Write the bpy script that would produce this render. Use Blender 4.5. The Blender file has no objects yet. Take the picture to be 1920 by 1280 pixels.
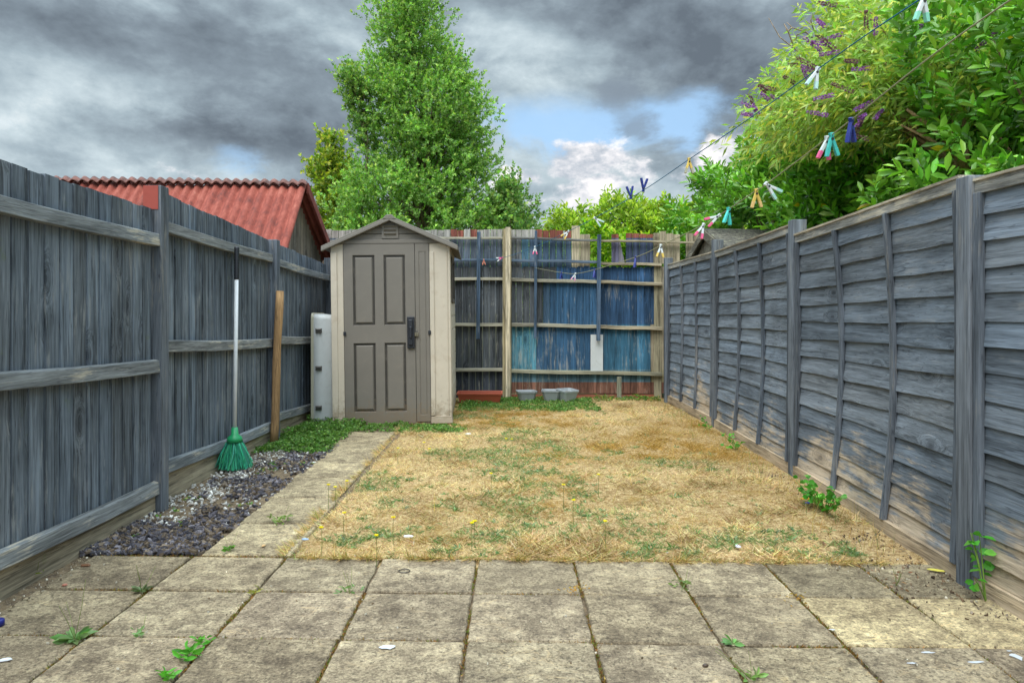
import bpy, math, random
import numpy as np
from mathutils import Vector, Matrix
R = math.radians
random.seed(7); rng = np.random.default_rng(11)
scene = bpy.context.scene
col = scene.collection

# ------------------------------------------------------------------ camera
F_PX, HX, HY, CAMZ = 1350.0, 958.0, 585.0, 1.157      # focal length and vanishing point measured on the photograph
cam_d = bpy.data.cameras.new('camera'); cam = bpy.data.objects.new('camera', cam_d); col.objects.link(cam)
cam.location = (0, 0, CAMZ); cam.rotation_euler = (R(90), 0, 0)
cam_d.sensor_width = 36; cam_d.lens = 36 * F_PX / 1920
cam_d.shift_x = 2 / 1920; cam_d.shift_y = -55 / 1920
cam_d.clip_start = .05; cam_d.clip_end = 2000
scene.camera = cam
scene.view_settings.view_transform = 'Standard'; scene.view_settings.look = 'None'
scene.view_settings.exposure = 1.28; scene.view_settings.gamma = 1

def at(px, py, Y):            # the point a photograph pixel shows when it lies at distance Y
    return ((px - HX) / F_PX * Y, Y, CAMZ + (HY - py) / F_PX * Y)
def onx(px, py, X):           # the point a photograph pixel shows when it lies on the plane x = X
    Y = X * F_PX / (px - HX); return (X, Y, CAMZ + (HY - py) / F_PX * Y)
def gnd(px, py):              # the point of the ground a pixel shows
    Y = F_PX * CAMZ / (py - HY); return ((px - HX) / F_PX * Y, Y, 0)
def srgb(r, g, b):
    f = lambda c: (c / 255 / 12.92) if c <= 10 else ((c / 255 + .055) / 1.055) ** 2.4
    return (f(r), f(g), f(b))

# ------------------------------------------------------------------ world
SUN_EL, SUN_AZ = R(58), R(200)
w = bpy.data.worlds.new('World'); scene.world = w; w.use_nodes = True
class NT:
    def __init__(s, nt): s.nt = nt; s.n = nt.nodes; s.l = nt.links
    def put(s, sock, v):
        if v is None: return
        if hasattr(v, 'links') or isinstance(v, bpy.types.NodeSocket): s.l.new(v, sock)
        elif isinstance(v, (tuple, list)) and len(v) == 3 and sock.type == 'RGBA': sock.default_value = (*v, 1)
        else: sock.default_value = v
    def m(s, op, a, b=None, c=None, clamp=False):
        n = s.n.new('ShaderNodeMath'); n.operation = op; n.use_clamp = clamp
        for i, v in enumerate((a, b, c)): s.put(n.inputs[i], v)
        return n.outputs[0]
    def vm(s, op, a, b=None):
        n = s.n.new('ShaderNodeVectorMath'); n.operation = op
        s.put(n.inputs[0], a); s.put(n.inputs[1], b); return n.outputs[0]
    def xyz(s, v):
        n = s.n.new('ShaderNodeSeparateXYZ'); s.put(n.inputs[0], v); return n.outputs
    def comb(s, x, y, z):
        n = s.n.new('ShaderNodeCombineXYZ')
        for i, v in enumerate((x, y, z)): s.put(n.inputs[i], v)
        return n.outputs[0]
    def noise(s, vec, scale=1., detail=4., rough=.5, dist=0., color=False):
        n = s.n.new('ShaderNodeTexNoise'); s.put(n.inputs['Vector'], vec)
        for k, v in (('Scale', scale), ('Detail', detail), ('Roughness', rough), ('Distortion', dist)): s.put(n.inputs[k], v)
        return n.outputs['Color' if color else 'Fac']
    def voro(s, vec, scale=1., feature='F1', out='Distance', rand=1.):
        n = s.n.new('ShaderNodeTexVoronoi'); n.feature = feature; s.put(n.inputs['Vector'], vec)
        n.inputs['Scale'].default_value = scale; n.inputs['Randomness'].default_value = rand
        return n.outputs[out]
    def ss(s, v, a, b, lo=0., hi=1.):
        n = s.n.new('ShaderNodeMapRange'); n.interpolation_type = 'SMOOTHSTEP'
        for i, x in enumerate((v, a, b, lo, hi)): s.put(n.inputs[i], x)
        return n.outputs[0]
    def lin(s, v, a, b, lo=0., hi=1.):
        n = s.n.new('ShaderNodeMapRange')
        for i, x in enumerate((v, a, b, lo, hi)): s.put(n.inputs[i], x)
        return n.outputs[0]
    def mix(s, f, a, b, mode='MIX'):
        n = s.n.new('ShaderNodeMix'); n.data_type = 'RGBA'; n.blend_type = mode
        s.put(n.inputs[0], f); s.put(n.inputs[6], a); s.put(n.inputs[7], b); return n.outputs[2]
    def ramp(s, f, stops):
        n = s.n.new('ShaderNodeValToRGB'); e = n.color_ramp.elements
        while len(e) < len(stops): e.new(.5)
        for i, (p, c) in enumerate(stops): e[i].position = p; e[i].color = (*c, 1)
        s.put(n.inputs[0], f); return n.outputs[0]
    def attr(s, name, out='Color'):
        n = s.n.new('ShaderNodeAttribute'); n.attribute_name = name; return n.outputs[out]
    def coord(s, out='Object'):
        return s.n.new('ShaderNodeTexCoord').outputs[out]
    def bump(s, h, strength=.5, dist=.01):
        n = s.n.new('ShaderNodeBump'); s.put(n.inputs['Height'], h)
        n.inputs['Strength'].default_value = strength; n.inputs['Distance'].default_value = dist
        return n.outputs[0]

W = NT(w.node_tree); W.n.clear()
d = W.coord('Generated'); dx, dy, dz = W.xyz(d)
sky = W.n.new('ShaderNodeTexSky'); sky.sky_type = 'NISHITA'; sky.sun_disc = False
sky.sun_elevation = SUN_EL; sky.sun_rotation = SUN_AZ
az = W.m('ARCTAN2', dx, dy); el = W.m('ARCSINE', dz)
dn = W.vm('MULTIPLY', d, (1, 1, 1.7))
nA = W.noise(dn, 3.1, 9, .56, .25); nB = W.noise(W.vm('ADD', dn, (5, 2, 7)), 7, 7, .6, .4)
nC = W.noise(W.vm('ADD', dn, (1, 9, 3)), 9, 6, .6); nD = W.noise(W.vm('ADD', dn, (8, 1, 2)), 24, 7, .62)
azw = W.m('ADD', az, W.m('MULTIPLY', W.m('SUBTRACT', nC, .5), .16))
elw = W.m('ADD', el, W.m('MULTIPLY', W.m('SUBTRACT', nB, .5), .11))
def blob(px, py, rx, ry, warp=True):
    u = (px - HX) / F_PX; v = (HY - py) / F_PX; a0 = math.atan(u); e0 = math.atan(v / math.hypot(1, u))
    A, E = (azw, elw) if warp else (az, el)
    p = W.m('POWER', W.m('DIVIDE', W.m('SUBTRACT', A, a0), rx / F_PX), 2.)
    q = W.m('POWER', W.m('DIVIDE', W.m('SUBTRACT', E, e0), ry / F_PX), 2.)
    return W.m('EXPONENT', W.m('MULTIPLY', W.m('ADD', p, q), -1.))
v = W.m('ADD', W.lin(nA, .33, .67, .12, .84), W.m('ADD', W.m('MULTIPLY', W.m('SUBTRACT', nB, .5), .8), W.m('MULTIPLY', W.m('SUBTRACT', nD, .5), .5)))
for px, py, rx, ry, amp in ((120, 40, 300, 75, -.24), (560, 150, 170, 70, -.12), (300, 165, 190, 45, .24), (420, 265, 190, 30, -.22),
        (40, 190, 110, 60, .06), (150, 290, 200, 50, -.04), (1250, 60, 300, 100, -.20), (1150, 170, 260, 45, -.10),
        (985, 90, 90, 50, .30), (1440, 190, 150, 70, -.12), (620, 300, 90, 60, -.16), (1180, 190, 60, 50, -.12), (650, 60, 60, 60, .1),
        (1000, 400, 420, 80, .34), (400, 320, 160, 26, .22), (900, 20, 60, 30, .15)):
    v = W.m('ADD', v, W.m('MULTIPLY', blob(px, py, rx, ry), amp))
cloud = W.ramp(v, ((0., srgb(70, 78, 86)), (.3, srgb(92, 102, 110)), (.55, srgb(114, 126, 133)), (.8, srgb(138, 149, 154)), (1., srgb(164, 170, 171))))
blue = W.m('ADD', W.m('ADD', blob(1030, 235, 150, 60), blob(1280, 215, 70, 40)), W.m('ADD', W.m('MULTIPLY', blob(460, 300, 60, 26), .8), W.m('MULTIPLY', blob(1150, 250, 170, 45), .7)))
bmask = W.ss(W.m('ADD', blue, W.m('MULTIPLY', W.m('SUBTRACT', nB, .5), 1.5)), .2, 1.15)
sc_ = W.n.new('ShaderNodeVectorMath'); sc_.operation = 'SCALE'; W.l.new(sky.outputs[0], sc_.inputs[0]); sc_.inputs['Scale'].default_value = .09
skyblue = W.mix(.8, sc_.outputs[0], srgb(116, 146, 174))
c1 = W.mix(W.m('MULTIPLY', bmask, .9), cloud, skyblue)
dark = W.m('ADD', blob(1170, 175, 45, 40), blob(1205, 245, 45, 26))
c1 = W.mix(W.m('MULTIPLY', W.ss(W.m('ADD', dark, W.m('MULTIPLY', W.m('SUBTRACT', nB, .5), .8)), .2, .95), .75), c1, srgb(92, 102, 112))
cum = blob(1085, 305, 105, 48)
for px, py, rx, ry, amp in ((1120, 360, 115, 34, .8), (1200, 322, 45, 24, .75), (960, 345, 55, 32, .7), (1375, 290, 70, 50, .95), (1300, 330, 60, 34, .7), (330, 322, 60, 20, .55), (980, 385, 60, 26, .5)):
    cum = W.m('MAXIMUM', cum, W.m('MULTIPLY', blob(px, py, rx, ry), amp))
cm = W.ss(W.m('ADD', cum, W.m('MULTIPLY', W.m('SUBTRACT', nD, .5), 1.1)), .36, .74)
cumc = W.ramp(W.m('ADD', W.m('MULTIPLY', nD, .75), W.m('MULTIPLY', nC, .45)), ((.44, srgb(106, 116, 127)), (.57, srgb(142, 146, 152)), (.72, srgb(184, 181, 181))))
c1 = W.mix(cm, c1, cumc)
up = W.m('MULTIPLY', W.ss(el, R(26), R(60)), 5.3); back = W.m('MULTIPLY', W.ss(dy, .1, -.6), .9)  # added gain: unseen sky overhead and behind camera brightened to light the garden
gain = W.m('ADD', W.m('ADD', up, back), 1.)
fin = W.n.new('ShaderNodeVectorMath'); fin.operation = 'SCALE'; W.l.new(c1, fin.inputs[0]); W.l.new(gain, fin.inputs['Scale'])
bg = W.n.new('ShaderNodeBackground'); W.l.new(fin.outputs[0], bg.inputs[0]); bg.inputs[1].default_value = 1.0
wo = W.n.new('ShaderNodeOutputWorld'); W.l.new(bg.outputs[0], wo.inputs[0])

sd = bpy.data.lights.new('sun', 'SUN'); sd.energy = 1.1; sd.angle = R(40); sd.color = (1, .96, .9)
sun = bpy.data.objects.new('sun', sd); col.objects.link(sun)
sdir = Vector((math.sin(SUN_AZ) * math.cos(SUN_EL), math.cos(SUN_AZ) * math.cos(SUN_EL), math.sin(SUN_EL)))
sun.rotation_euler = sdir.to_track_quat('Z', 'Y').to_euler(); sun.location = (0, -5, 12)

# ------------------------------------------------------------------ helpers
def tag(o, label=None, cat=None, group=None, kind=None):
    if label: o['label'] = label
    if cat: o['category'] = cat
    if group: o['group'] = group
    if kind: o['kind'] = kind
    return o
def empty(name, loc=(0, 0, 0), rot=(0, 0, 0)):
    o = bpy.data.objects.new(name, None); col.objects.link(o); o.location = loc; o.rotation_euler = rot
    o.empty_display_size = .1; return o
def copy_tree(o, parent=None):
    c = o.copy(); col.objects.link(c); c.parent = parent
    for ch in [x for x in bpy.data.objects if x.parent == o]: copy_tree(ch, c)
    return c
def link_mesh(me, name, mat, parent, smooth=False, bevel=0):
    o = bpy.data.objects.new(name, me); col.objects.link(o); me.materials.append(mat)
    if parent: o.parent = parent
    if smooth: me.polygons.foreach_set('use_smooth', [True] * len(me.polygons))
    if bevel:
        b = o.modifiers.new('bevel', 'BEVEL'); b.width = bevel; b.segments = 2; b.limit_method = 'ANGLE'; b.angle_limit = R(40)
    return o
def np_mesh(name, V, Fs, C, mat, parent=None, smooth=False):
    me = bpy.data.meshes.new(name); k = Fs.shape[1]
    me.vertices.add(len(V)); me.vertices.foreach_set('co', V.astype(np.float32).ravel())
    me.loops.add(Fs.size); me.loops.foreach_set('vertex_index', Fs.astype(np.int32).ravel())
    me.polygons.add(len(Fs)); me.polygons.foreach_set('loop_start', np.arange(0, Fs.size, k, dtype=np.int32))
    me.polygons.foreach_set('loop_total', np.full(len(Fs), k, dtype=np.int32))
    me.update(calc_edges=True)
    a = me.color_attributes.new('Col', 'FLOAT_COLOR', 'POINT')
    a.data.foreach_set('color', np.hstack([C, np.ones((len(V), 1))]).astype(np.float32).ravel())
    return link_mesh(me, name, mat, parent, smooth)
class MB:
    def __init__(s): s.v = []; s.f = []; s.c = []; s.r = []; s.M = None
    def add(s, vs, fs, c=(1, 1, 1), r=None):
        n = len(s.v); r = random.random() if r is None else r
        if s.M is not None: vs = [s.M @ Vector(p) for p in vs]
        s.v += [tuple(p) for p in vs]; s.f += [tuple(i + n for i in f) for f in fs]
        s.c += [c] * len(vs); s.r += [r] * len(vs); return s
    def hexa(s, p, c=(1, 1, 1), r=None):   # 4 bottom (ccw) then 4 top
        return s.add(p, [(3, 2, 1, 0), (4, 5, 6, 7), (0, 1, 5, 4), (1, 2, 6, 5), (2, 3, 7, 6), (3, 0, 4, 7)], c, r)
    def box(s, x0, x1, y0, y1, z0, z1, c=(1, 1, 1), r=None):
        return s.hexa([(x0, y0, z0), (x1, y0, z0), (x1, y1, z0), (x0, y1, z0), (x0, y0, z1), (x1, y0, z1), (x1, y1, z1), (x0, y1, z1)], c, r)
    def tube(s, pts, rad, n=8, c=(1, 1, 1), r=None, cap=True):
        pts = [Vector(p) for p in pts]; rad = [rad] * len(pts) if not hasattr(rad, '__len__') else rad
        vs = []; fs = []; ref = Vector((.31, .17, .93))
        for i, p in enumerate(pts):
            t = (pts[min(i + 1, len(pts) - 1)] - pts[max(i - 1, 0)]).normalized()
            a = t.cross(ref)
            if a.length < .05: a = t.cross(Vector((1, 0, 0)))
            a.normalize(); b = t.cross(a)
            for k in range(n):
                q = 2 * math.pi * k / n; vs.append(p + (a * math.cos(q) + b * math.sin(q)) * rad[i])
        for i in range(len(pts) - 1):
            for k in range(n):
                k2 = (k + 1) % n; fs.append((i * n + k, i * n + k2, (i + 1) * n + k2, (i + 1) * n + k))
        if cap: fs.append(tuple(range(n))[::-1]); fs.append(tuple((len(pts) - 1) * n + k for k in range(n)))
        return s.add(vs, fs, c, r)
    def build(s, name, mat, parent=None, smooth=False, bevel=0):
        me = bpy.data.meshes.new(name); me.from_pydata(s.v, [], s.f); me.update()
        a = me.color_attributes.new('Col', 'FLOAT_COLOR', 'POINT')
        a.data.foreach_set('color', [x for c in s.c for x in (*c, 1)])
        b = me.attributes.new('rnd', 'FLOAT', 'POINT'); b.data.foreach_set('value', s.r)
        return link_mesh(me, name, mat, parent, smooth, bevel)

# ------------------------------------------------------------------ materials
def new_mat(name):
    m = bpy.data.materials.new(name); m.use_nodes = True; N = NT(m.node_tree)
    b = N.n['Principled BSDF']; return m, N, b
def wood(name, axis, raw=srgb(168, 152, 126), wear=.3, low=None, knots=True, rough=.85, streak=.5, moss=0., nrm=0, palemix=.5, con=1., soft=.07):
    """tinted, grained timber: axis 0/1/2 is the way the grain runs; Col gives the paint, raw shows where it has worn off"""
    m, N, b = new_mat(name); p = N.coord(); rd = N.attr('rnd', 'Fac')
    off = N.comb(N.m('MULTIPLY', rd, 13.), N.m('MULTIPLY', rd, 7.7), N.m('MULTIPLY', rd, 5.1))
    po = N.vm('ADD', p, off)
    sc = [1, 1, 1]; sc[axis] = .045
    q = N.vm('MULTIPLY', po, tuple(sc))
    kd = None
    if knots:
        oth = 3 - axis - nrm; cs = N.xyz(po); kv = N.comb(N.m('MULTIPLY', cs[axis], .42), cs[oth], 0.)
        vn = []
        for out in ('Distance', 'Color'):
            v2 = N.n.new('ShaderNodeTexVoronoi'); v2.voronoi_dimensions = '2D'; N.put(v2.inputs['Vector'], kv); v2.inputs['Scale'].default_value = 4.2; vn.append(v2.outputs[out])
        kd = vn[0]; pick = N.ss(N.xyz(vn[1])[0], .62, .64)
        kd = N.m('ADD', kd, N.m('MULTIPLY', N.m('SUBTRACT', 1., pick), 2.)); kn = N.ss(kd, .30, .0)
        q = N.vm('ADD', q, N.comb(N.m('MULTIPLY', kn, .08), N.m('MULTIPLY', kn, .08), N.m('MULTIPLY', kn, .03)))
    g1 = N.noise(q, 62, 4, .6, .6); g2 = N.noise(q, 16, 3, .5, .8); g3 = N.noise(q, 190, 2, .6)
    big = N.noise(p, 1.7, 4, .6, .3)
    s3 = [1, 1, 1]; s3[axis] = .11
    st = N.noise(N.vm('MULTIPLY', po, tuple(s3)), 34, 7, .72, .15)
    tint = N.attr('Col')
    val = N.m('ADD', N.m('MULTIPLY', g1, .75), N.m('ADD', N.m('MULTIPLY', g2, .75), N.m('ADD', N.m('MULTIPLY', g3, .35), N.m('MULTIPLY', big, .45))))
    val = N.lin(val, .92, 1.4, 1 - .58 * con, 1 + .62 * con)
    base = N.vm('MULTIPLY', tint, N.comb(val, val, val))
    # pale weathering along the grain
    wm = N.m('MULTIPLY', N.ss(N.m('ADD', st, N.m('MULTIPLY', N.m('SUBTRACT', big, .5), .5)), .54, .72), streak)
    pale = N.mix(palemix, N.vm('ADD', tint, (.10, .11, .12)), raw)
    base = N.mix(wm, base, pale)
    wr = N.m('ADD', N.m('ADD', st, N.m('MULTIPLY', N.m('SUBTRACT', big, .5), .8)), wear - .5)
    if low is not None:
        z = N.xyz(p)[2]
        wr = N.m('ADD', wr, N.lin(z, low[0], low[1], low[2], 0.))
    wmask = N.ss(wr, .59 - soft, .59 + soft)
    rawv = N.vm('MULTIPLY', raw, N.comb(val, N.m('MULTIPLY', val, .98), N.m('MULTIPLY', val, .95)))
    base = N.mix(N.m('MULTIPLY', wmask, .85), base, rawv)
    ck = N.m('ABSOLUTE', N.m('SUBTRACT', N.noise(N.vm('MULTIPLY', po, tuple(.035 if i == axis else 1 for i in range(3))), 26, 3, .5, .2), .5))
    base = N.mix(N.m('MULTIPLY', N.ss(ck, .012, .002), .55), base, N.vm('MULTIPLY', base, (.25, .25, .27)))
    if knots:
        rings = N.m('ABSOLUTE', N.m('SINE', N.m('MULTIPLY', kd, 150.)))
        kk = N.m('MULTIPLY', N.ss(kd, .22, .06), N.m('ADD', .25, N.m('MULTIPLY', rings, .35)))
        kk = N.m('MAXIMUM', kk, N.m('MULTIPLY', N.ss(kd, .07, .03), .75))
        base = N.mix(kk, base, N.vm('MULTIPLY', base, (.3, .3, .32)))
    if moss:
        mm = N.m('MULTIPLY', N.ss(N.noise(p, 9, 5, .7), .62, .75), moss)
        base = N.mix(mm, base, srgb(98, 112, 52))
    N.put(b.inputs['Base Color'], base); b.inputs['Roughness'].default_value = rough
    b.inputs['Specular IOR Level'].default_value = .25
    N.put(b.inputs['Normal'], N.bump(N.m('ADD', N.m('MULTIPLY', g1, .6), N.m('ADD', N.m('MULTIPLY', g3, .4), g2)), .7, .006))
    return m
def plain(name, c, rough=.5, var=.15, scale=8, spec=.4, bump=.1, metal=0., dirt=0., dirtc=srgb(120, 105, 80), splash=0.):
    m, N, b = new_mat(name); p = N.coord(); n = N.noise(p, scale, 6, .65)
    k = N.lin(n, .3, .7, 1 - var, 1 + var); t = N.vm('MULTIPLY', N.attr('Col'), c)
    base = N.vm('MULTIPLY', t, N.comb(k, k, k))
    if dirt:
        base = N.mix(N.m('MULTIPLY', N.ss(N.noise(p, scale * 2.7, 6, .7, .4), .5, .75), dirt), base, dirtc)
    if splash:
        zz = N.xyz(p)[2]; sm = N.ss(N.m('ADD', N.noise(p, 22, 7, .75), N.lin(zz, 0., .45, .28, -.25)), .48, .72); base = N.mix(N.m('MULTIPLY', sm, splash), base, srgb(128, 106, 80))
    N.put(b.inputs['Base Color'], base); b.inputs['Roughness'].default_value = rough
    b.inputs['Specular IOR Level'].default_value = spec; b.inputs['Metallic'].default_value = metal
    if bump: N.put(b.inputs['Normal'], N.bump(N.noise(p, scale * 9, 4, .6), bump, .004))
    return m
def leafy(name, trans=.35, rough=.45, spec=.35):
    m, N, b = new_mat(name); c = N.attr('Col')
    N.put(b.inputs['Base Color'], c); b.inputs['Roughness'].default_value = rough; b.inputs['Specular IOR Level'].default_value = spec
    t = N.n.new('ShaderNodeBsdfTranslucent'); N.put(t.inputs[0], N.vm('MULTIPLY', c, (1.25, 1.35, .7)))
    mx = N.n.new('ShaderNodeMixShader'); mx.inputs[0].default_value = trans
    N.l.new(b.outputs[0], mx.inputs[1]); N.l.new(t.outputs[0], mx.inputs[2]); N.l.new(mx.outputs[0], N.n['Material Output'].inputs[0])
    return m
RAW = srgb(176, 160, 134)
M = {}
M['vboard'] = wood('fence_paint_vertical', 2, RAW, .07, None, True, streak=.95, palemix=.2, moss=.3, con=1.25)
M['yrail'] = wood('weathered_rail_depth', 1, srgb(178, 170, 154), .46, None, False, streak=.8, moss=.12)
M['xrail'] = wood('weathered_rail_across', 0, srgb(178, 166, 138), .34, None, False, streak=.7)
M['lap'] = wood('lap_board_paint', 1, srgb(180, 162, 138), .05, (.1, .95, .62), True, streak=.45, palemix=.3, con=.85, soft=.12)
M['post'] = wood('post_paint', 2, RAW, .06, None, False, streak=.5)
M['backboard'] = wood('back_fence_paint', 2, srgb(172, 162, 138), .18, None, True, streak=.95, nrm=1, palemix=.4)
M['rawpost'] = wood('raw_post', 2, srgb(176, 156, 118), .3, None, False, streak=.3)
M['stake'] = wood('stake_wood', 2, srgb(170, 128, 84), .1, None, True, streak=.2, nrm=1)
M['gravelboard'] = wood('gravel_board', 1, srgb(150, 128, 100), .2, None, False, streak=.4, moss=.5)
M['shed_dark'] = plain('shed_taupe_resin', srgb(119, 113, 105), .55, .07, 3, .35, .12, dirt=.25, dirtc=srgb(140, 132, 120), splash=.45)
M['shed_light'] = plain('shed_beige_resin', srgb(196, 185, 168), .55, .07, 3, .35, .12, dirt=.45, dirtc=srgb(166, 146, 122), splash=.55)
M['black'] = plain('black_plastic', srgb(42, 44, 50), .45, .1)
M['white'] = plain('white_resin', srgb(196, 200, 200), .45, .06, 5, dirt=.25, dirtc=srgb(150, 148, 135))
M['plastic'] = plain('coloured_plastic', (1, 1, 1), .4, .05, 30, .5, 0)
M['metal'] = plain('dull_metal', srgb(130, 128, 124), .4, .1, 30, .5, .1, .8)
M['cord'] = plain('washing_line', (1, 1, 1), .6, .1, 60, .3, 0)
M['leaf'] = leafy('leaf'); M['laurel'] = leafy('laurel_leaf', .25, .3, .5); M['grass'] = leafy('grass_blades', .2, .8, .1)
M['bark'] = wood('bark', 2, srgb(150, 130, 105), .2, None, False)
M['soil'] = plain('soil', srgb(92, 74, 56), .95, .35, 12, .1, .6)
M['chips'] = plain('stone_chips', (1, 1, 1), .75, .18, 40, .3, .3)

# ------------------------------------------------------------------ leaves
def unit(a): return a / np.maximum(np.linalg.norm(a, axis=1, keepdims=True), 1e-9)
def leaf_mesh(name, P, D, L, C, mat, parent=None, width=.4, fold=.25, shape='diamond'):
    n = len(P); D = unit(D); rv = rng.normal(size=(n, 3)); rv[:, 2] += .25
    S = unit(np.cross(D, rv)); U = np.cross(S, D); U *= np.sign(U[:, 2:3] + 1e-9); L = L.reshape(-1, 1)
    if shape == 'blade':
        V = np.stack([P - S * L * width, P + S * L * width, P + D * L], 1).reshape(-1, 3)
        Fs = np.arange(3 * n).reshape(n, 3); return np_mesh(name, V, Fs, np.repeat(C, 3, 0), mat, parent)
    if shape == 'diamond':
        Wd = L * width
        V = np.stack([P, P + D * L * .45 + S * Wd + U * Wd * fold, P + D * L, P + D * L * .45 - S * Wd + U * Wd * fold], 1).reshape(-1, 3)
        b = np.arange(n)[:, None] * 4
        Fs = np.concatenate([b + np.array([0, 1, 2]), b + np.array([0, 2, 3])]); return np_mesh(name, V, Fs, np.repeat(C, 4, 0), mat, parent)
    Wd = L * width
    V = np.stack([P, P + D * L * .3 + S * Wd * .85 + U * Wd * fold, P + D * L * .68 + S * Wd + U * (Wd * fold - L * .03),
                  P + D * L - U * L * .12, P + D * L * .68 - S * Wd + U * (Wd * fold - L * .03), P + D * L * .3 - S * Wd * .85 + U * Wd * fold], 1).reshape(-1, 3)
    b = np.arange(n)[:, None] * 6
    Fs = np.concatenate([b + np.array([0, 1, 2, 3]), b + np.array([0, 3, 4, 5])])
    return np_mesh(name, V, Fs, np.repeat(C, 6, 0), mat, parent)
def shoots(B, Dr, Ls, nl, ang, droop=0.):
    """leaves set spirally along shoots: returns their bases, directions and their place along the shoot"""
    n = len(B); Dr = unit(Dr); rv = rng.normal(size=(n, 3)); e1 = unit(np.cross(Dr, rv)); e2 = np.cross(Dr, e1)
    t = (np.arange(nl) + .5) / nl; T = np.tile(t, n)
    i = np.repeat(np.arange(n), nl); ph = np.tile(np.arange(nl) * 2.4, n) + rng.normal(size=n * nl) * .3
    P = B[i] + Dr[i] * (Ls[i] * T)[:, None]
    a = ang * (1.15 - .55 * T)[:, None]
    D = Dr[i] * np.cos(a) + (e1[i] * np.cos(ph)[:, None] + e2[i] * np.sin(ph)[:, None]) * np.sin(a)
    D[:, 2] -= droop
    return P, D, T, i
def tint(n, base, var, mixc=None, mixp=0.):
    C = np.tile(np.array(base), (n, 1)) * np.exp(rng.normal(size=(n, 1)) * var) * np.exp(rng.normal(size=(n, 3)) * var * .35)
    if mixc is not None:
        k = rng.random(n) < mixp; C[k] = np.array(mixc) * np.exp(rng.normal(size=(k.sum(), 1)) * .2)
    return np.clip(C, 0, .9)

# ------------------------------------------------------------------ ground
m, N, b = new_mat('far_ground'); p = N.coord()
N.put(b.inputs['Base Color'], N.ramp(N.noise(p, .6, 8, .7), ((.35, srgb(70, 78, 40)), (.65, srgb(120, 112, 70))))); b.inputs['Roughness'].default_value = 1
mb = MB(); mb.add([(-400, -300, -.06), (400, -300, -.06), (400, 700, -.06), (-400, 700, -.06)], [(0, 1, 2, 3)])
g = mb.build('ground', m); tag(g, kind='structure')
def vnoise(x, y, s, seed=0):
    r = np.random.default_rng(seed).random((64, 64)); x = x * s + 31.7; y = y * s + 17.3
    xi = np.floor(x).astype(int); yi = np.floor(y).astype(int); fx = x - xi; fy = y - yi
    fx = fx * fx * (3 - 2 * fx); fy = fy * fy * (3 - 2 * fy); g_ = lambda a, b_: r[a % 64, b_ % 64]
    return (g_(xi, yi) * (1 - fx) + g_(xi + 1, yi) * fx) * (1 - fy) + (g_(xi, yi + 1) * (1 - fx) + g_(xi + 1, yi + 1) * fx) * fy
def lawn_h(x, y):
    x = np.asarray(x, float); y = np.asarray(y, float)
    e = np.clip(np.minimum(np.minimum(x + 1.06, 2.1 - x), y - 3.36 + .03 * x) / .07, 0, 1)
    return -.015 + .02 * e + e * .022 * (vnoise(x, y, 2.2, 1) - .5) + .010 * (vnoise(x, y, 7, 2) - .5)
# lawn sheet
m, N, b = new_mat('dry_lawn'); p = N.coord()
n1 = N.noise(p, 3.2, 7, .65, .3); n2 = N.noise(p, 26, 6, .7); n3 = N.noise(p, 110, 4, .7)
c = N.ramp(N.m('ADD', N.m('MULTIPLY', n2, .55), N.m('MULTIPLY', n3, .5)), ((.38, srgb(92, 72, 50)), (.5, srgb(164, 136, 94)), (.62, srgb(212, 188, 142))))
c = N.mix(N.ss(n1, .55, .68, 0., .55), c, srgb(150, 118, 50)); c = N.mix(N.ss(N.noise(p, 5, 6, .7), .6, .7, 0., .5), c, srgb(98, 100, 52))
N.put(b.inputs['Base Color'], c); b.inputs['Roughness'].default_value = 1; b.inputs['Specular IOR Level'].default_value = .05
N.put(b.inputs['Normal'], N.bump(N.m('ADD', n2, N.m('MULTIPLY', n3, .6)), .8, .02))
nx, ny = 90, 150; X0, X1, Y0, Y1 = -1.06, 2.1, 3.3, 9.75
gx, gy = np.meshgrid(np.linspace(X0, X1, nx), np.linspace(Y0, Y1, ny)); gz = lawn_h(gx, gy)
V = np.stack([gx, gy, gz], -1).reshape(-1, 3); idx = np.arange(nx * ny).reshape(ny, nx)
Fs = np.stack([idx[:-1, :-1], idx[:-1, 1:], idx[1:, 1:], idx[1:, :-1]], -1).reshape(-1, 4)
lw = np_mesh('lawn', V, Fs, np.ones((len(V), 3)), m, None, True); tag(lw, kind='structure')
# soil under the paving and along the left fence
m, N, b = new_mat('gritty_soil'); p = N.coord(); n2 = N.noise(p, 30, 7, .7); n3 = N.noise(p, 140, 3, .7)
N.put(b.inputs['Base Color'], N.mix(N.ss(n3, .58, .7), N.ramp(n2, ((.35, srgb(70, 56, 42)), (.65, srgb(136, 116, 88)))), srgb(170, 160, 142)))
b.inputs['Roughness'].default_value = 1; N.put(b.inputs['Normal'], N.bump(n2, .8, .02)); SOIL = m
mb = MB(); mb.add([(-2.3, -2.5, -.016), (2.15, -2.5, -.016), (2.15, 3.5, -.016), (-2.3, 3.5, -.016)], [(0, 1, 2, 3)])
mb.add([(-2.3, 3.5, -.012), (-1.0, 3.5, -.012), (-1.0, 9.75, -.012), (-2.3, 9.75, -.012)], [(0, 1, 2, 3)])
tag(mb.build('soil_bed', m), kind='structure')

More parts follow.
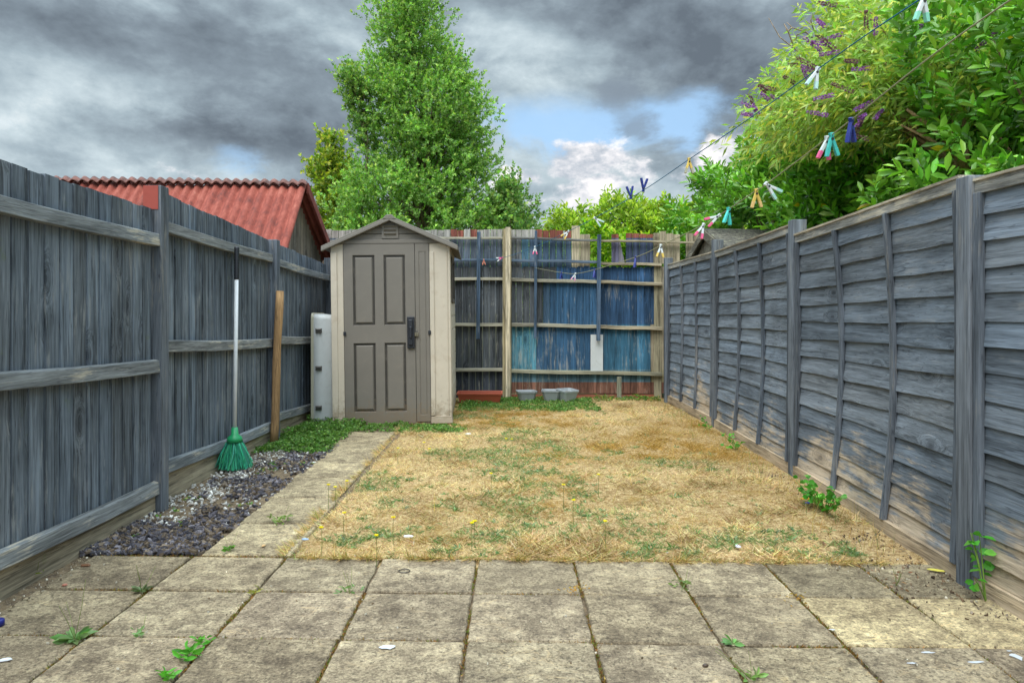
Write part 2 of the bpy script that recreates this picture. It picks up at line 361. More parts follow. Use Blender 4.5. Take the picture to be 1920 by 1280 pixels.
# paving slabs
m, N, b = new_mat('weathered_slab'); p = N.coord(); t = N.attr('Col'); rd = N.attr('rnd', 'Fac')
po = N.vm('ADD', p, N.comb(N.m('MULTIPLY', rd, 9.), N.m('MULTIPLY', rd, 4.), 0.))
big = N.noise(po, 3.2, 5, .6, .4); mid = N.noise(po, 15, 8, .72, .5); fine = N.noise(po, 95, 5, .75); sp = N.noise(po, 48, 4, .8)
k = N.m('ADD', N.m('ADD', N.m('MULTIPLY', big, .55), N.m('MULTIPLY', mid, .8)), N.m('MULTIPLY', fine, .75))
c = N.ramp(N.lin(k, .78, 1.34), ((.0, srgb(72, 64, 54)), (.36, srgb(116, 105, 89)), (.62, srgb(152, 140, 118)), (1., srgb(200, 186, 158))))
c = N.mix(N.ss(sp, .52, .62, 0., .75), c, srgb(76, 69, 60)); c = N.mix(N.ss(N.noise(po, 60, 5, .7), .62, .7, 0., .5), c, srgb(206, 196, 168))
vein = N.m('ABSOLUTE', N.m('SUBTRACT', N.noise(N.vm('MULTIPLY', po, (1, 2.2, 1)), 3.5, 5, .55, 1.2), .5))
vm_ = N.m('MULTIPLY', N.ss(vein, .012, .0), N.ss(big, .48, .62)); c = N.mix(N.m('MULTIPLY', vm_, .5), c, srgb(200, 178, 140))
N.put(b.inputs['Base Color'], N.vm('MULTIPLY', c, t)); b.inputs['Roughness'].default_value = .92; b.inputs['Specular IOR Level'].default_value = .15
N.put(b.inputs['Normal'], N.bump(N.m('ADD', N.m('ADD', big, mid), N.m('ADD', N.m('MULTIPLY', fine, .7), N.m('MULTIPLY', vein, 1.5))), .85, .014)); SLAB = m
xs = [-1.985, -1.51, -1.06, -.607, -.157, .292, .735, 1.165, 1.59, 1.93]
ys = [3.37, 2.96, 2.53, 2.11, 1.69, 1.27, .85, .43, 0., -.42, -.84, -1.26, -1.68, -2.1]
def slab(mb, x0, x1, y0, y1, t, skew=-.03, gap=.0055):
    q = lambda: random.uniform(-.0035, .0035)
    pts = [(x0 + gap, y0 + gap), (x1 - gap, y0 + gap), (x1 - gap, y1 - gap), (x0 + gap, y1 - gap)]
    # subdivided, slightly ragged outline and riven top
    n = 7; ring = []
    for i in range(4):
        a, c_ = pts[i], pts[(i + 1) % 4]
        for j in range(n):
            f = j / n; r_ = 1 if 0 < j else 1.4
            ring.append((a[0] + (c_[0] - a[0]) * f + q() * r_, a[1] + (c_[1] - a[1]) * f + q() * r_))
    tl = (random.uniform(-.004, .004), random.uniform(-.004, .004)); z0 = random.uniform(-.002, .003)
    cx, cy = (x0 + x1) / 2, (y0 + y1) / 2
    zz = lambda x, y: z0 + tl[0] * (x - cx) + tl[1] * (y - cy)
    S = lambda x, y, z: (x, y + skew * x, z); vs = []
    for x, y in ring: vs.append(S(x, y, -.04))
    for x, y in ring: vs.append(S(x, y, zz(x, y) - .006))
    for x, y in ring: vs.append(S(x + (cx - x) * .022, y + (cy - y) * .022, zz(x, y)))
    K = len(ring); fs = []
    for lvl in range(2):
        for i in range(K): j = (i + 1) % K; fs.append((lvl * K + i, lvl * K + j, (lvl + 1) * K + j, (lvl + 1) * K + i))
    fs.append(tuple(range(2 * K, 3 * K))); mb.add(vs, fs, t)
mb = MB()
for r_ in range(len(ys) - 1):
    for c_ in range(len(xs) - 1):
        k = random.uniform(.9, 1.06); k *= random.choice((.9, 1., 1., 1.05)); t = (k * 1.3, k * random.uniform(1.23, 1.26), k * random.uniform(1.14, 1.2))
        if r_ == 1 and c_ in (7, 8): t = (1.9, 1.82, 1.5)
        if r_ == 0 and c_ in (7, 8): t = (1.1, 1.08, .98)
        slab(mb, xs[c_], xs[c_ + 1], ys[r_ + 1], ys[r_], t)
tag(mb.build('patio', SLAB), kind='structure')
mb = MB(); py_ = [3.44, 3.95, 4.49, 5.05, 5.52, 5.98, 6.45, 6.95]
for i in range(len(py_) - 1):
    k = random.uniform(.92, 1.1); slab(mb, -1.485 - .015 * i, -1.05 - .01 * i, py_[i], py_[i + 1], (k * 1.42, k * 1.37, k * 1.22), 0)
tag(mb.build('garden_path', SLAB), kind='structure')

# lawn blades (straw)
def blades(name, n, region, base, var, lmin, lmax, flat, wdt, mat, mixc=None, mixp=0, dens=None):
    x0, x1, y0, y1 = region; x = rng.uniform(x0, x1, n * 3); u = rng.random(n * 3) ** 1.25; y = y0 + (y1 - y0) * u
    keep = np.ones(len(x), bool) if dens is None else rng.random(len(x)) < dens(x, y)
    x = x[keep][:n]; y = y[keep][:n]; n = len(x)
    P = np.stack([x, y, lawn_h(x, y) - .002], 1); a = rng.random(n) * 2 * math.pi
    D = np.stack([np.cos(a), np.sin(a), np.abs(rng.normal(size=n)) * flat + .12], 1); L = rng.uniform(lmin, lmax, n)
    C = tint(n, base, var, mixc, mixp)
    return P, D, L, C
gm = lambda x, y: np.clip((vnoise(x, y, 1.6, 5) * .6 + vnoise(x, y, 5, 6) * .5 + vnoise(x, y, 13, 26) * .5 + np.clip(.12 - x * .14, -.14, .16) + np.where(y < 4.0, .04, 0) + np.where((x < .5) & (y > 8.4), .3, 0) - .92) * 5, 0, 1)
dry = lambda x, y: (1 - .6 * gm(x, y)) * np.clip(.05 + vnoise(x, y, 4, 8) * .8 + vnoise(x, y, 11, 18) * .8, 0, 1) * (y > 3.355 - .03 * x + .05 * (vnoise(x, y, 9, 19) - .5) + .07 * (vnoise(x, y, 30, 29) - .5)) * np.where(x > 1.5, np.clip((y - 3.55 - (x - 1.5) * .9) * 3 + .25, .12, 1), 1)
P, D, L, C = blades('', 165000, (-1.07, 2.0, 3.33, 9.6), srgb(214, 188, 140), .28, .02, .055, .38, .03, None, srgb(136, 112, 66), .22, dry)
pn = vnoise(P[:, 0], P[:, 1], 3.1, 61) * .6 + vnoise(P[:, 0], P[:, 1], 8, 62) * .4
C = C * np.interp(pn, [.2, .42, .55, .75], [.62, .86, 1.05, 1.22])[:, None] * np.where((pn < .42)[:, None], np.array([[.98, .93, .86]]), 1)
L = L * np.interp(vnoise(P[:, 0], P[:, 1], 6, 63), [.2, .6, .9], [.7, 1., 1.7])
ora = np.clip((vnoise(P[:, 0], P[:, 1], 1.3, 21) + np.clip(P[:, 0] * .12, -.1, .3) - .57) * 4, 0, 1)[:, None] * .8
C = C * (1 - ora) + np.array(srgb(166, 128, 52)) * np.exp(rng.normal(size=(len(C), 1)) * .25) * ora
tag(leaf_mesh('dry_grass', P, D, L, C, M['grass'], None, .03, 0, 'blade'), 'sun-bleached straw coloured grass covering the lawn', 'grass', kind='stuff')
P, D, L, C = blades('', 26000, (-1.05, 2.0, 3.36, 9.6), srgb(110, 130, 78), .3, .02, .06, .5, .05, None, srgb(132, 150, 96), .3, gm)
tag(leaf_mesh('green_grass', P, D, L, C, M['grass'], None, .045, 0, 'blade'), 'patches of living green grass and clover in the dry lawn', 'grass', kind='stuff')
n = 9000; t_ = rng.random(n); sidef = rng.random(n) < .62; cl = vnoise(t_ * 9, t_ * 0 + 3, 3.1, 70) * .7 + vnoise(t_ * 9, t_ * 0 + 9, 9, 71) * .5
kp = rng.random(n) < np.clip(cl * 2.2 - .75, .04, 1); ex_ = np.where(sidef, -1.0 + 2.75 * t_, -1.07 - rng.random(n) * .02); ey_ = np.where(sidef, 3.345 - .03 * ex_ + rng.random(n) * .04, 3.4 + 5.5 * t_)
P = np.stack([ex_, ey_, np.full(n, .001)], 1)[kp]; sf = sidef[kp]; n = len(P); jt = rng.normal(size=(n, 3)) * .5
D = jt + np.where(sf[:, None], np.array([[0, -1., .35]]), np.array([[-1., 0, .35]])); D[:, 2] = np.abs(D[:, 2]) + .08
tag(leaf_mesh('edge_tufts', P, D, rng.uniform(.02, .075, n) * np.clip(cl[kp] * 1.5, .4, 1.3), tint(n, srgb(206, 176, 124), .25, srgb(150, 150, 84), .2), M['grass'], None, .03, 0, 'blade'), 'ragged dry grass spilling over the slab edges', 'grass', kind='stuff')
# leafy weeds growing flat in the lawn (too many to count)
def rosette(P0, size, nl, rise=.35):
    n = len(P0); i = np.repeat(np.arange(n), nl); a = np.tile(np.arange(nl) * 2 * math.pi / nl, n) + rng.normal(size=n * nl) * .3
    D = np.stack([np.cos(a), np.sin(a), rise + rng.normal(size=n * nl) * .3], 1); return P0[i] + D * .002, D, size[i] * rng.uniform(.6, 1.1, n * nl)
xx = rng.uniform(-1.0, 1.95, 9000); yy = 3.4 + 6 * rng.random(9000) ** 1.4; kk = rng.random(9000) < gm(xx, yy) ** 1.1 * .6 + .03
P0 = np.stack([xx[kk], yy[kk], lawn_h(xx[kk], yy[kk])], 1)
P, D, L = rosette(P0, rng.uniform(.014, .042, len(P0)), 7)
tag(leaf_mesh('lawn_weeds', P, D, L, tint(len(P), srgb(122, 146, 102), .28, srgb(96, 128, 62), .3), M['leaf'], None, .13, .2), 'flat grey-green weeds spreading through the lawn', 'weeds', kind='stuff')

# ------------------------------------------------------------------ fences
PAINT = srgb(98, 106, 115)
def pj(c=PAINT, a=.14):
    k = math.exp(random.gauss(0, a)); h = random.gauss(0, .02); return (min(.9, c[0] * k * (1 + h)), c[1] * k, min(.9, c[2] * k * (1 - h)))
def lerp(a, b_, t): return a + (b_ - a) * t
# left fence: close-boarded, bays between posts
lf = empty('board_fence', (0, 0, 0)); tag(lf, 'blue-grey close-boarded fence with horizontal rails on the left side of the garden', 'fence')
def left_bay(X, y0, y1, top, r1, r2, r3):
    """X is the board face; top and rails are (z at y0, z at y1)"""
    mb = MB(); y = y0; n = max(1, round((y1 - y0) / .108)); wd = (y1 - y0) / n
    for i in range(n):
        a, c_ = y0 + i * wd, y0 + (i + 1) * wd; j = random.uniform(-.004, .003); f0 = (a - y0) / (y1 - y0); f1 = (c_ - y0) / (y1 - y0)
        za, zc = lerp(*top, f0) + j, lerp(*top, f1) + j; px_ = random.uniform(-.003, .003); xa = X + .000 + px_ * .5; xc = X - .006 + px_ * .5
        if random.random() < .25: za -= .005; zc -= .005
        mb.hexa([(X - .03, a + .001, .15), (xa, a + .001, .15), (xc, c_ - .0005, .15), (X - .03, c_ - .0005, .15),
                 (X - .03, a + .001, za), (xa, a + .001, za), (xc, c_ - .0005, zc), (X - .03, c_ - .0005, zc)], pj(PAINT, .13))
    mb.build('board_panel', M['vboard'], lf)
    for (za, zb) in (r1, r2, r3):
        mb = MB(); h = .04; d_ = .042; n = 8; rings = []; vs = []; fs = []
        for i in range(n + 1):
            f = i / n; yy = lerp(y0 - .01, y1 + .01, f); z = lerp(za, zb, f) + .006 * math.sin(f * 5 + za * 9); o = .003 * math.sin(f * 9 + zb * 7)
            vs += [(X + .005, yy, z - h), (X + d_ + o, yy, z - h * .95), (X + d_ - .006 + o, yy, z + h * .8), (X + .005, yy, z + h)]
        for i in range(n):
            for k in range(4): fs.append((i * 4 + k, i * 4 + (k + 1) % 4, i * 4 + 4 + (k + 1) % 4, i * 4 + 4 + k))
        fs += [(3, 2, 1, 0), (n * 4, n * 4 + 1, n * 4 + 2, n * 4 + 3)]
        mb.add(vs, fs, pj(srgb(126, 128, 128), .06)); mb.build('rail', M['yrail'], lf, bevel=.004)
    mb = MB(); mb.hexa([(X - .025, y0, -.05), (X + .016, y0, -.05), (X + .016, y1, -.05), (X - .025, y1, -.05),
                        (X - .025, y0, r3[0] - .03), (X + .016, y0, r3[0] - .03), (X + .016, y1, r3[1] - .03), (X - .025, y1, r3[1] - .03)], srgb(156, 144, 122))
    mb.build('gravel_board', M['gravelboard'], lf)
def zr(x0, ya, x1, yb, X): return (onx(x0, ya, X)[2], onx(x1, yb, X)[2])
def left_post(Xf, y0, h, w_=.095, out=.06):
    mb = MB(); mb.box(Xf - .1, Xf, y0, y0 + w_, -.1, h, pj(srgb(98, 104, 112), .05)); return mb.build('post', M['post'], lf, bevel=.004)
XB1, XB2, XB3 = -2.085, -2.15, -2.19
left_bay(XB1, 2.04, 4.19, (1.80, 1.757), (1.615, 1.575), (.91, .84), (.175, .135))
# lengthened towards the house
left_bay(XB1, -.2, 1.93, (1.83, 1.80), (1.65, 1.62), (.95, .92), (.2, .18)); left_bay(XB1, -2.4, -.3, (1.83, 1.80), (1.65, 1.62), (.95, .92), (.2, .18))
left_bay(XB2, 4.29, 6.40, (1.905, 1.80), zr(312, 426, 508, 486, XB2), zr(312, 647, 508, 643, XB2), zr(312, 871, 508, 797, XB2))
left_bay(XB3, 6.48, 8.55, (1.815, 1.72), zr(527, 493, 600, 519, XB3), (.90, .835), (.19, .10))
left_bay(XB3, 8.65, 9.62, (1.74, 1.70), (1.53, 1.5), (.83, .8), (.12, .08))
for Xf, y_, h in ((-2.035, -.3, 1.93), (-2.035, 1.93, 1.93), (-2.035, 4.19, 1.895), (-2.075, 6.38, 1.80), (-2.12, 8.55, 1.8)): left_post(Xf, y_, h)
mb = MB(); mb.box(-2.139, -2.052, 4.1870, 4.19, 1.755, 1.893, srgb(158, 70, 58)); mb.build('red_paint_patch', M['plastic'], lf)

# right fence: overlapping panels
rf = empty('lap_fence', (0, 0, 0)); tag(rf, 'dark blue-grey overlap panel fence with raw timber showing low down, right side of the garden', 'fence')
def right_panel(Xa, Xb, y0, y1, ztop, zbot, nb, bul, seed):
    rs = random.Random(seed); K = 14; LEN = y1 - y0
    ph = [(rs.uniform(3, 9), rs.uniform(0, 6), rs.uniform(1.5, 3)) for _ in range(nb + 1)]
    def face(t, zf): return lerp(Xa, Xb, t) + bul * math.sin(math.pi * zf) * math.sin(math.pi * (.1 + .8 * t)) - .008 * (1 - zf) * bul / .04
    mb = MB()
    top = lambda t: lerp(*ztop, t); bot = lambda t: lerp(*zbot, t)
    for i in range(nb):
        vs = []; fs = []; pr = rs.uniform(.014, .020)
        for j in range(K + 1):
            t = j / K; zt, zb_ = top(t) - .03, bot(t) + .03
            f0 = i / nb; f1 = min(1., (i + 1.12) / nb); wv = .004 * math.sin(t * ph[i][0] + ph[i][1]) + .0025 * math.sin(t * ph[i][0] * 3.1 + i)
            za = lerp(zb_, zt, f0) + wv; zc = lerp(zb_, zt, f1); yy = y0 + LEN * t
            cup = .004 * math.sin(t * ph[i][2] * 4 + ph[i][1])
            xa = face(t, f0) - pr + cup; xc = face(t, f1) - .003
            vs += [(xa, yy, za), (xa + .008, yy, za), (xc + .006, yy, zc), (xc, yy, zc)]
        for j in range(K):
            for k in range(4): fs.append((j * 4 + (k + 1) % 4, j * 4 + k, j * 4 + 4 + k, j * 4 + 4 + (k + 1) % 4))
        fs += [(0, 1, 2, 3), (K * 4 + 3, K * 4 + 2, K * 4 + 1, K * 4)]
        mb.add(vs, fs, pj(srgb(110, 118, 127), .10))
    mb.build('lap_boards', M['lap'], rf)
    mb = MB()                                              # ground strip and cap rail
    for i in range(K):
        t0, t1 = i / K, (i + 1) / K; a, c_ = y0 + LEN * t0, y0 + LEN * t1; xa, xc = face(t0, 0), face(t1, 0)
        mb.hexa([(xa - .030, a, bot(t0) - .03), (xa + .02, a, bot(t0) - .03), (xc + .02, c_, bot(t1) - .03), (xc - .030, c_, bot(t1) - .03),
                 (xa - .030, a, bot(t0) + .06), (xa + .02, a, bot(t0) + .06), (xc + .02, c_, bot(t1) + .06), (xc - .030, c_, bot(t1) + .06)], srgb(170, 150, 124), .3)
    mb.build('base_rail', M['lap'], rf)
    mb = MB()
    for i in range(K):
        t0, t1 = i / K, (i + 1) / K; a, c_ = y0 + LEN * t0, y0 + LEN * t1; xa, xc = face(t0, 1), face(t1, 1)
        for (za, zb_, o0, o1, cc) in ((-.052, 0., -.028, .02, srgb(140, 138, 132)), (.0, .012, -.036, .03, srgb(172, 160, 140))):
            mb.hexa([(xa + o0, a, top(t0) + za), (xa + o1, a, top(t0) + za), (xc + o1, c_, top(t1) + za), (xc + o0, c_, top(t1) + za),
                     (xa + o0, a, top(t0) + zb_), (xa + o1, a, top(t0) + zb_), (xc + o1, c_, top(t1) + zb_), (xc + o0, c_, top(t1) + zb_)], cc, .4)
    mb.build('cap_rail', M['yrail'], rf)
    for t, wd in ((.0, .04), (.335, .032), (.665, .032), (1., .04)):
        mb = MB(); n = 12; yy = y0 + .0015 + (LEN - .003 - wd) * t; vs = []; fs = []
        for i in range(n + 1):
            f = i / n; z = lerp(bot(t) + .06, top(t) - .05, f); x = face(t, f) - .022; s_ = .006 * math.sin(f * 7 + t * 9) if 0 < t < 1 else 0
            vs += [(x - .016, yy + s_, z), (x + .01, yy + s_, z), (x + .01, yy + wd + s_, z), (x - .016, yy + wd + s_, z)]
        for i in range(n):
            for k in range(4): fs.append((i * 4 + k, i * 4 + (k + 1) % 4, i * 4 + 4 + (k + 1) % 4, i * 4 + 4 + k))
        fs += [(3, 2, 1, 0), (n * 4, n * 4 + 1, n * 4 + 2, n * 4 + 3)]
        mb.add(vs, fs, pj(srgb(92, 98, 106), .06)); mb.build('batten', M['post'], rf, bevel=.002)
right_panel(1.985, 1.96, 1.08, 3.0, (1.69, 1.70), (.0, .0), 15, .0, 1)
right_panel(1.96, 2.03, 3.1, 5.08, (1.735, 1.695), (.01, .02), 14, .055, 2)
right_panel(2.03, 2.075, 5.18, 7.22, (1.775, 1.755), (.02, .03), 14, .045, 3)
right_panel(2.07, 2.03, 7.32, 9.18, (1.76, 1.755), (.03, .04), 14, .02, 4)
right_panel(1.985, 1.985, -.95, .97, (1.69, 1.69), (.0, .0), 15, .0, 5)
for Xf, y_, h in ((1.91, .97, 1.76), (1.907, 3.0, 1.728), (1.99, 5.085, 1.812), (2.035, 7.225, 1.885), (1.967, 9.185, 1.85), (1.91, -1.05, 1.76)):
    mb = MB(); mb.box(Xf, Xf + .1, y_, y_ + .088, -.1, h, pj(srgb(108, 114, 122), .04)); mb.build('post', M['post'], rf, bevel=.004)

# back fence
YB = 9.65; SX = YB / F_PX
bf = empty('painted_fence', (0, YB, 0)); tag(bf, 'tall patchwork back fence part painted blue, with gaps in its upper boards', 'fence')
def bx(px): return (px - HX) * SX
def bz(py): return CAMZ + (HY - py) * SX
GREY, BLUE, DBLUE, TEAL, NAT = srgb(76, 80, 84), srgb(54, 88, 118), srgb(48, 76, 106), srgb(72, 118, 134), srgb(164, 152, 128)
RED, SLATE, PALE = srgb(134, 78, 66), srgb(88, 98, 110), srgb(150, 146, 140)
def zoneB(p): return GREY if p < 1006 else (srgb(66, 90, 112) if p < 1020 else (BLUE if p < 1117 else (DBLUE if p < 1226 else NAT)))
def zoneC(p): return GREY if p < 955 else (TEAL if p < 1004 else (BLUE if p < 1108 else (srgb(56, 98, 122) if p < 1213 else NAT)))
def zoneA(p): return GREY if p < 1040 else (srgb(52, 82, 116) if p < 1226 else NAT)
def zoneD(p): return srgb(66, 70, 78) if p < 955 else (srgb(84, 112, 124) if p < 1213 else srgb(158, 148, 118))
mb = MB(); STEP = 12.6; pxs = 640.
while pxs < 1262:
    jx = random.uniform(-.004, .004); k = math.exp(random.gauss(0, .16)); r_ = random.random()
    a, c_ = bx(pxs) + .001, bx(pxs + STEP) - .0015; yf = YB + random.uniform(-.003, .003); ctop = 502 + random.uniform(-1.5, 1.5)
    zs = [(737, 716, srgb(120, 84, 70) if pxs > 955 else srgb(66, 70, 78)), (716, 692, zoneD(pxs)), (692, 608, zoneC(pxs)), (608, 523, zoneB(pxs)), (523, ctop, zoneA(pxs))]
    for (pa, pb, cc) in zs:
        cc = tuple(min(.9, x * k) for x in cc)
        mb.hexa([(a, yf, bz(pa)), (c_, yf - .008, bz(pa)), (c_, YB + .02, bz(pa)), (a, YB + .02, bz(pa)), (a, yf, bz(pb)), (c_, yf - .008, bz(pb)), (c_, YB + .02, bz(pb)), (a, YB + .02, bz(pb))], cc, r_)
    xm = (a + c_) / 2; z = bz(ctop)                        # rounded board end
    mb.add([(a, yf, z), (c_, yf - .008, z), (c_ - .02, yf - .006, z + .016), (a + .02, yf, z + .016), (a, YB + .02, z), (c_, YB + .02, z), (c_ - .02, YB + .02, z + .016), (a + .02, YB + .02, z + .016)],
           [(0, 1, 2, 3), (5, 4, 7, 6), (3, 2, 6, 7), (1, 5, 6, 2), (4, 0, 3, 7)], tuple(min(.9, x * k) for x in zoneA(pxs)), r_)
    pxs += STEP
mb.build('lower_boards', M['backboard'], bf)
mb = MB()
def ub(p):                                                 # (top pixel row, colour above the rail, colour below) of an upper board
    if 1107 <= p < 1147 or 1161 <= p < 1174 or 1276 <= p < 1287: return None
    red = (842 < p < 866) or (884 < p < 896) or (1003 < p < 1056) or (1060 < p < 1073) or (1147 < p < 1161) or (1174 < p < 1226)
    low = SLATE if p < 942 else (srgb(104, 108, 112) if p < 978 else (srgb(70, 100, 118) if p < 992 else (srgb(76, 96, 118) if p < 1070 else (NAT if p < 1107 else (srgb(104, 102, 124) if p < 1161 else (srgb(78, 90, 116) if p < 1226 else NAT))))))
    top = 431 if p < 1050 else (433 if p < 1072 else (424 if p < 1086 else 438))
    if 940 < p < 950: top = 428
    if 1238 < p < 1250: top = 434
    return top, (RED if red else PALE if p < 1072 else NAT), low
pxs = 560.
edges = [609 + 12.4 * i for i in range(27)] + [942, 955, 966, 978, 992, 1004, 1017, 1030, 1043, 1056, 1060, 1072, 1088, 1107, 1147, 1161, 1174, 1187, 1200, 1213, 1226, 1238, 1250, 1263, 1276, 1287, 1300, 1313, 1326]
nu = 0
for a_, c_ in zip(edges[:-1], edges[1:]):
    if a_ in (1147, 1174, 1287): mb.build('upper_boards', M['backboard'], bf); mb = MB()
    if c_ - a_ < 3: continue
    u = ub((a_ + c_) / 2)
    if u is None: continue
    nu += 1
    a, c2 = bx(a_) + .002, bx(c_) - .003; k = math.exp(random.gauss(0, .13)); r_ = random.random(); top = u[0] + random.uniform(-1.6, 1.2)
    for (pa, pb, cc) in ((506 if a_ < 1107 else 494, 446, u[2]), (446, top, u[1])):
        cc = tuple(min(.9, x * k) for x in cc)
        mb.hexa([(a, YB + .024, bz(pa)), (c2, YB + .022, bz(pa)), (c2, YB + .04, bz(pa)), (a, YB + .04, bz(pa)), (a, YB + .024, bz(pb)), (c2, YB + .022, bz(pb) + random.uniform(-.006, .006)), (c2, YB + .04, bz(pb)), (a, YB + .04, bz(pb))], cc, r_)

mb.build('upper_boards', M['backboard'], bf); mb = MB()
a, c2 = bx(1161), bx(1172)                                  # the broken, tapering board
mb.hexa([(a, YB + .024, bz(494)), (c2, YB + .024, bz(494)), (c2, YB + .04, bz(494)), (a, YB + .04, bz(494)), (a, YB + .024, bz(450)), (a + .012, YB + .024, bz(450)), (a + .012, YB + .04, bz(450)), (a, YB + .04, bz(450))], srgb(130, 126, 136))
mb.build('broken_board', M['backboard'], bf)
def rail(pa, ya, pb, yb, h, c, name='rail', dd=.05):
    mb = MB(); x0, x1 = bx(pa), bx(pb); z0, z1 = bz(ya), bz(yb); hh = h * SX / 2; n = 6; vs = []; fs = []
    for i in range(n + 1):
        f = i / n; x = lerp(x0, x1, f); z = lerp(z0, z1, f) + .005 * math.sin(f * 6 + ya) * (0 < i < n)
        vs += [(x, YB - .012 - dd, z - hh * .9), (x, YB - .012, z - hh), (x, YB - .012, z + hh), (x, YB - .010 - dd, z + hh * .75)]
    for i in range(n):
        for k in range(4): fs.append((i * 4 + (k + 1) % 4, i * 4 + k, i * 4 + 4 + k, i * 4 + 4 + (k + 1) % 4))
    fs += [(0, 1, 2, 3), (n * 4 + 3, n * 4 + 2, n * 4 + 1, n * 4)]
    mb.add(vs, fs, c); return mb.build(name, M['xrail'], bf, bevel=.003)
WR = srgb(150, 145, 128); BR = srgb(84, 98, 114)
for (pa, ya, pb, yb, h, c) in ((640, 446, 946, 446.5, 4.5, WR), (640, 488, 946, 488, 5, BR), (640, 523, 944, 523, 6, WR), (640, 608, 944, 608.5, 6.5, WR), (640, 692, 944, 692.5, 6.5, WR),
        (958, 446.5, 1119, 451, 4.5, srgb(120, 120, 116)), (1126, 452, 1320, 455, 4.5, NAT), (958, 488.5, 1118, 491.5, 5.5, BR), (1125, 494, 1239, 496.5, 5.5, NAT),
        (958, 524, 1118, 528.5, 6.5, WR), (1118.5, 528.5, 1240, 532.5, 6.5, NAT), (958, 608.5, 1118, 612, 7, WR), (1118.5, 612, 1240, 616, 7, NAT), (958, 694.5, 1240, 701, 7, srgb(140, 136, 116))):
    rail(pa, ya, pb, yb, h, c)
mb = MB(); mb.box(bx(948), bx(957), YB - .13, YB - .07, -.05, bz(428), srgb(206, 192, 164)); mb.build('post', M['rawpost'], bf, bevel=.004)
mb = MB(); mb.box(bx(942.5), bx(959), YB - .068, YB - .011, -.05, bz(430), srgb(160, 148, 118)); mb.build('post', M['rawpost'], bf, bevel=.003)
mb = MB(); mb.box(bx(1156), bx(1164), YB - .06, YB - .012, -.02, bz(705.5), srgb(120, 120, 104)); mb.build('post', M['rawpost'], bf, bevel=.003)
mb = MB(); mb.box(bx(1226), bx(1240), YB - .010, YB + .06, -.02, bz(498), srgb(150, 142, 118)); mb.build('post', M['rawpost'], bf, bevel=.003)
for p0, p1, ya, yb in ((893.5, 900, 436, 635), (1000.5, 1005.5, 434, 634), (1117, 1124, 441, 638)):
    mb = MB(); mb.hexa([(bx(p0), YB - .10, bz(yb)), (bx(p1), YB - .10, bz(yb)), (bx(p1), YB - .0625, bz(yb)), (bx(p0), YB - .0625, bz(yb)),
                        (bx(p0) + .012, YB - .10, bz(ya)), (bx(p1) + .012, YB - .10, bz(ya)), (bx(p1) + .012, YB - .0625, bz(ya)), (bx(p0) + .012, YB - .0625, bz(ya))], srgb(74, 92, 112))
    mb.build('hanging_batten', M['post'], bf, bevel=.003)
mb = MB(); mb.box(bx(1107), bx(1130), YB - .03, YB - .0125, bz(695), bz(627), (1, 1, 1)); tag(mb.build('white_board', M['white'], bf), 'plain white board fixed between two rails')
mb = MB(); mb.box(bx(955), bx(1241), YB - .005, YB + .05, -.05, bz(739), srgb(140, 84, 66)); mb.box(bx(640), bx(953), YB - .005, YB + .05, -.05, bz(739), srgb(84, 80, 78)); mb.build('gravel_board', M['xrail'], bf)
for o in [x for x in bpy.data.objects if x.parent == bf]: o.matrix_parent_inverse = Matrix.Translation((0, -YB, 0))

# ------------------------------------------------------------------ garden shed
SW, SD, SH, SA = 1.215, 1.72, 1.865, 2.115
sh = empty('garden_shed', (-1.822, 7.36, 0), (0, R(-.75), R(2.7))); tag(sh, 'taupe and beige resin garden shed with a panelled door at the end of the path', 'shed')
u = .001877                                                 # metres per unit of the enlarged photograph used to measure it
def sx(zx): return (zx - 178) * u
def sz(zy): return (1213 - zy) * u
LT, DK = (1, 1, 1), (1, 1, 1)
# carcass: side and back walls of moulded beige panels
mb = MB(); mb.box(.012, SW - .012, SD - .03, SD, 0, SH, LT); mb.box(.012, .04, .03, SD, 0, SH, LT); mb.box(SW - .04, SW - .012, .03, SD, 0, SH, LT)
k = 0
for iz in range(12):                                       # moulded block pattern of the right side
    z0 = .05 + iz * .15; off = .11 if iz % 2 else 0
    yb_ = .16 - off
    while yb_ < SD - .05:
        a, c_ = max(yb_, .13) + .006, min(yb_ + .22, SD - .03) - .006
        if c_ - a > .03 and not (z0 > 1.2 and c_ > .45 and a < 1.25): mb.box(SW - .013, SW - .004, a, c_, z0 + .006, z0 + .144, LT)
        yb_ += .22
mb.build('wall', M['shed_light'], sh, bevel=.003)
mb = MB(); mb.add([(0, SD, SH - .01), (SW, SD, SH - .01), (SW / 2, SD, SA - .02)], [(2, 1, 0)], DK); mb.build('gable', M['shed_dark'], sh)
mb = MB(); mb.add([(.0, .035, SH - .01), (SW, .035, SH - .01), (SW / 2, .035, SA - .02)], [(0, 1, 2)], DK)
for (za, zb_) in ((SH - .03, SH + .02), (SH + .026, SH + .085), (SH + .091, SH + .15), (SH + .156, SH + .21)):   # gable boards
    wa, wb = (SW / 2) * (1 - max(0, (za - SH)) / (SA - SH)) - .01, (SW / 2) * (1 - max(0, zb_ - SH) / (SA - SH)) - .01
    mb.hexa([(SW / 2 - wa, .012, za), (SW / 2 + wa, .012, za), (SW / 2 + wa, .04, za), (SW / 2 - wa, .04, za), (SW / 2 - wb, .012, zb_), (SW / 2 + wb, .012, zb_), (SW / 2 + wb, .04, zb_), (SW / 2 - wb, .04, zb_)], DK)
mb.build('gable', M['shed_dark'], sh, bevel=.002)
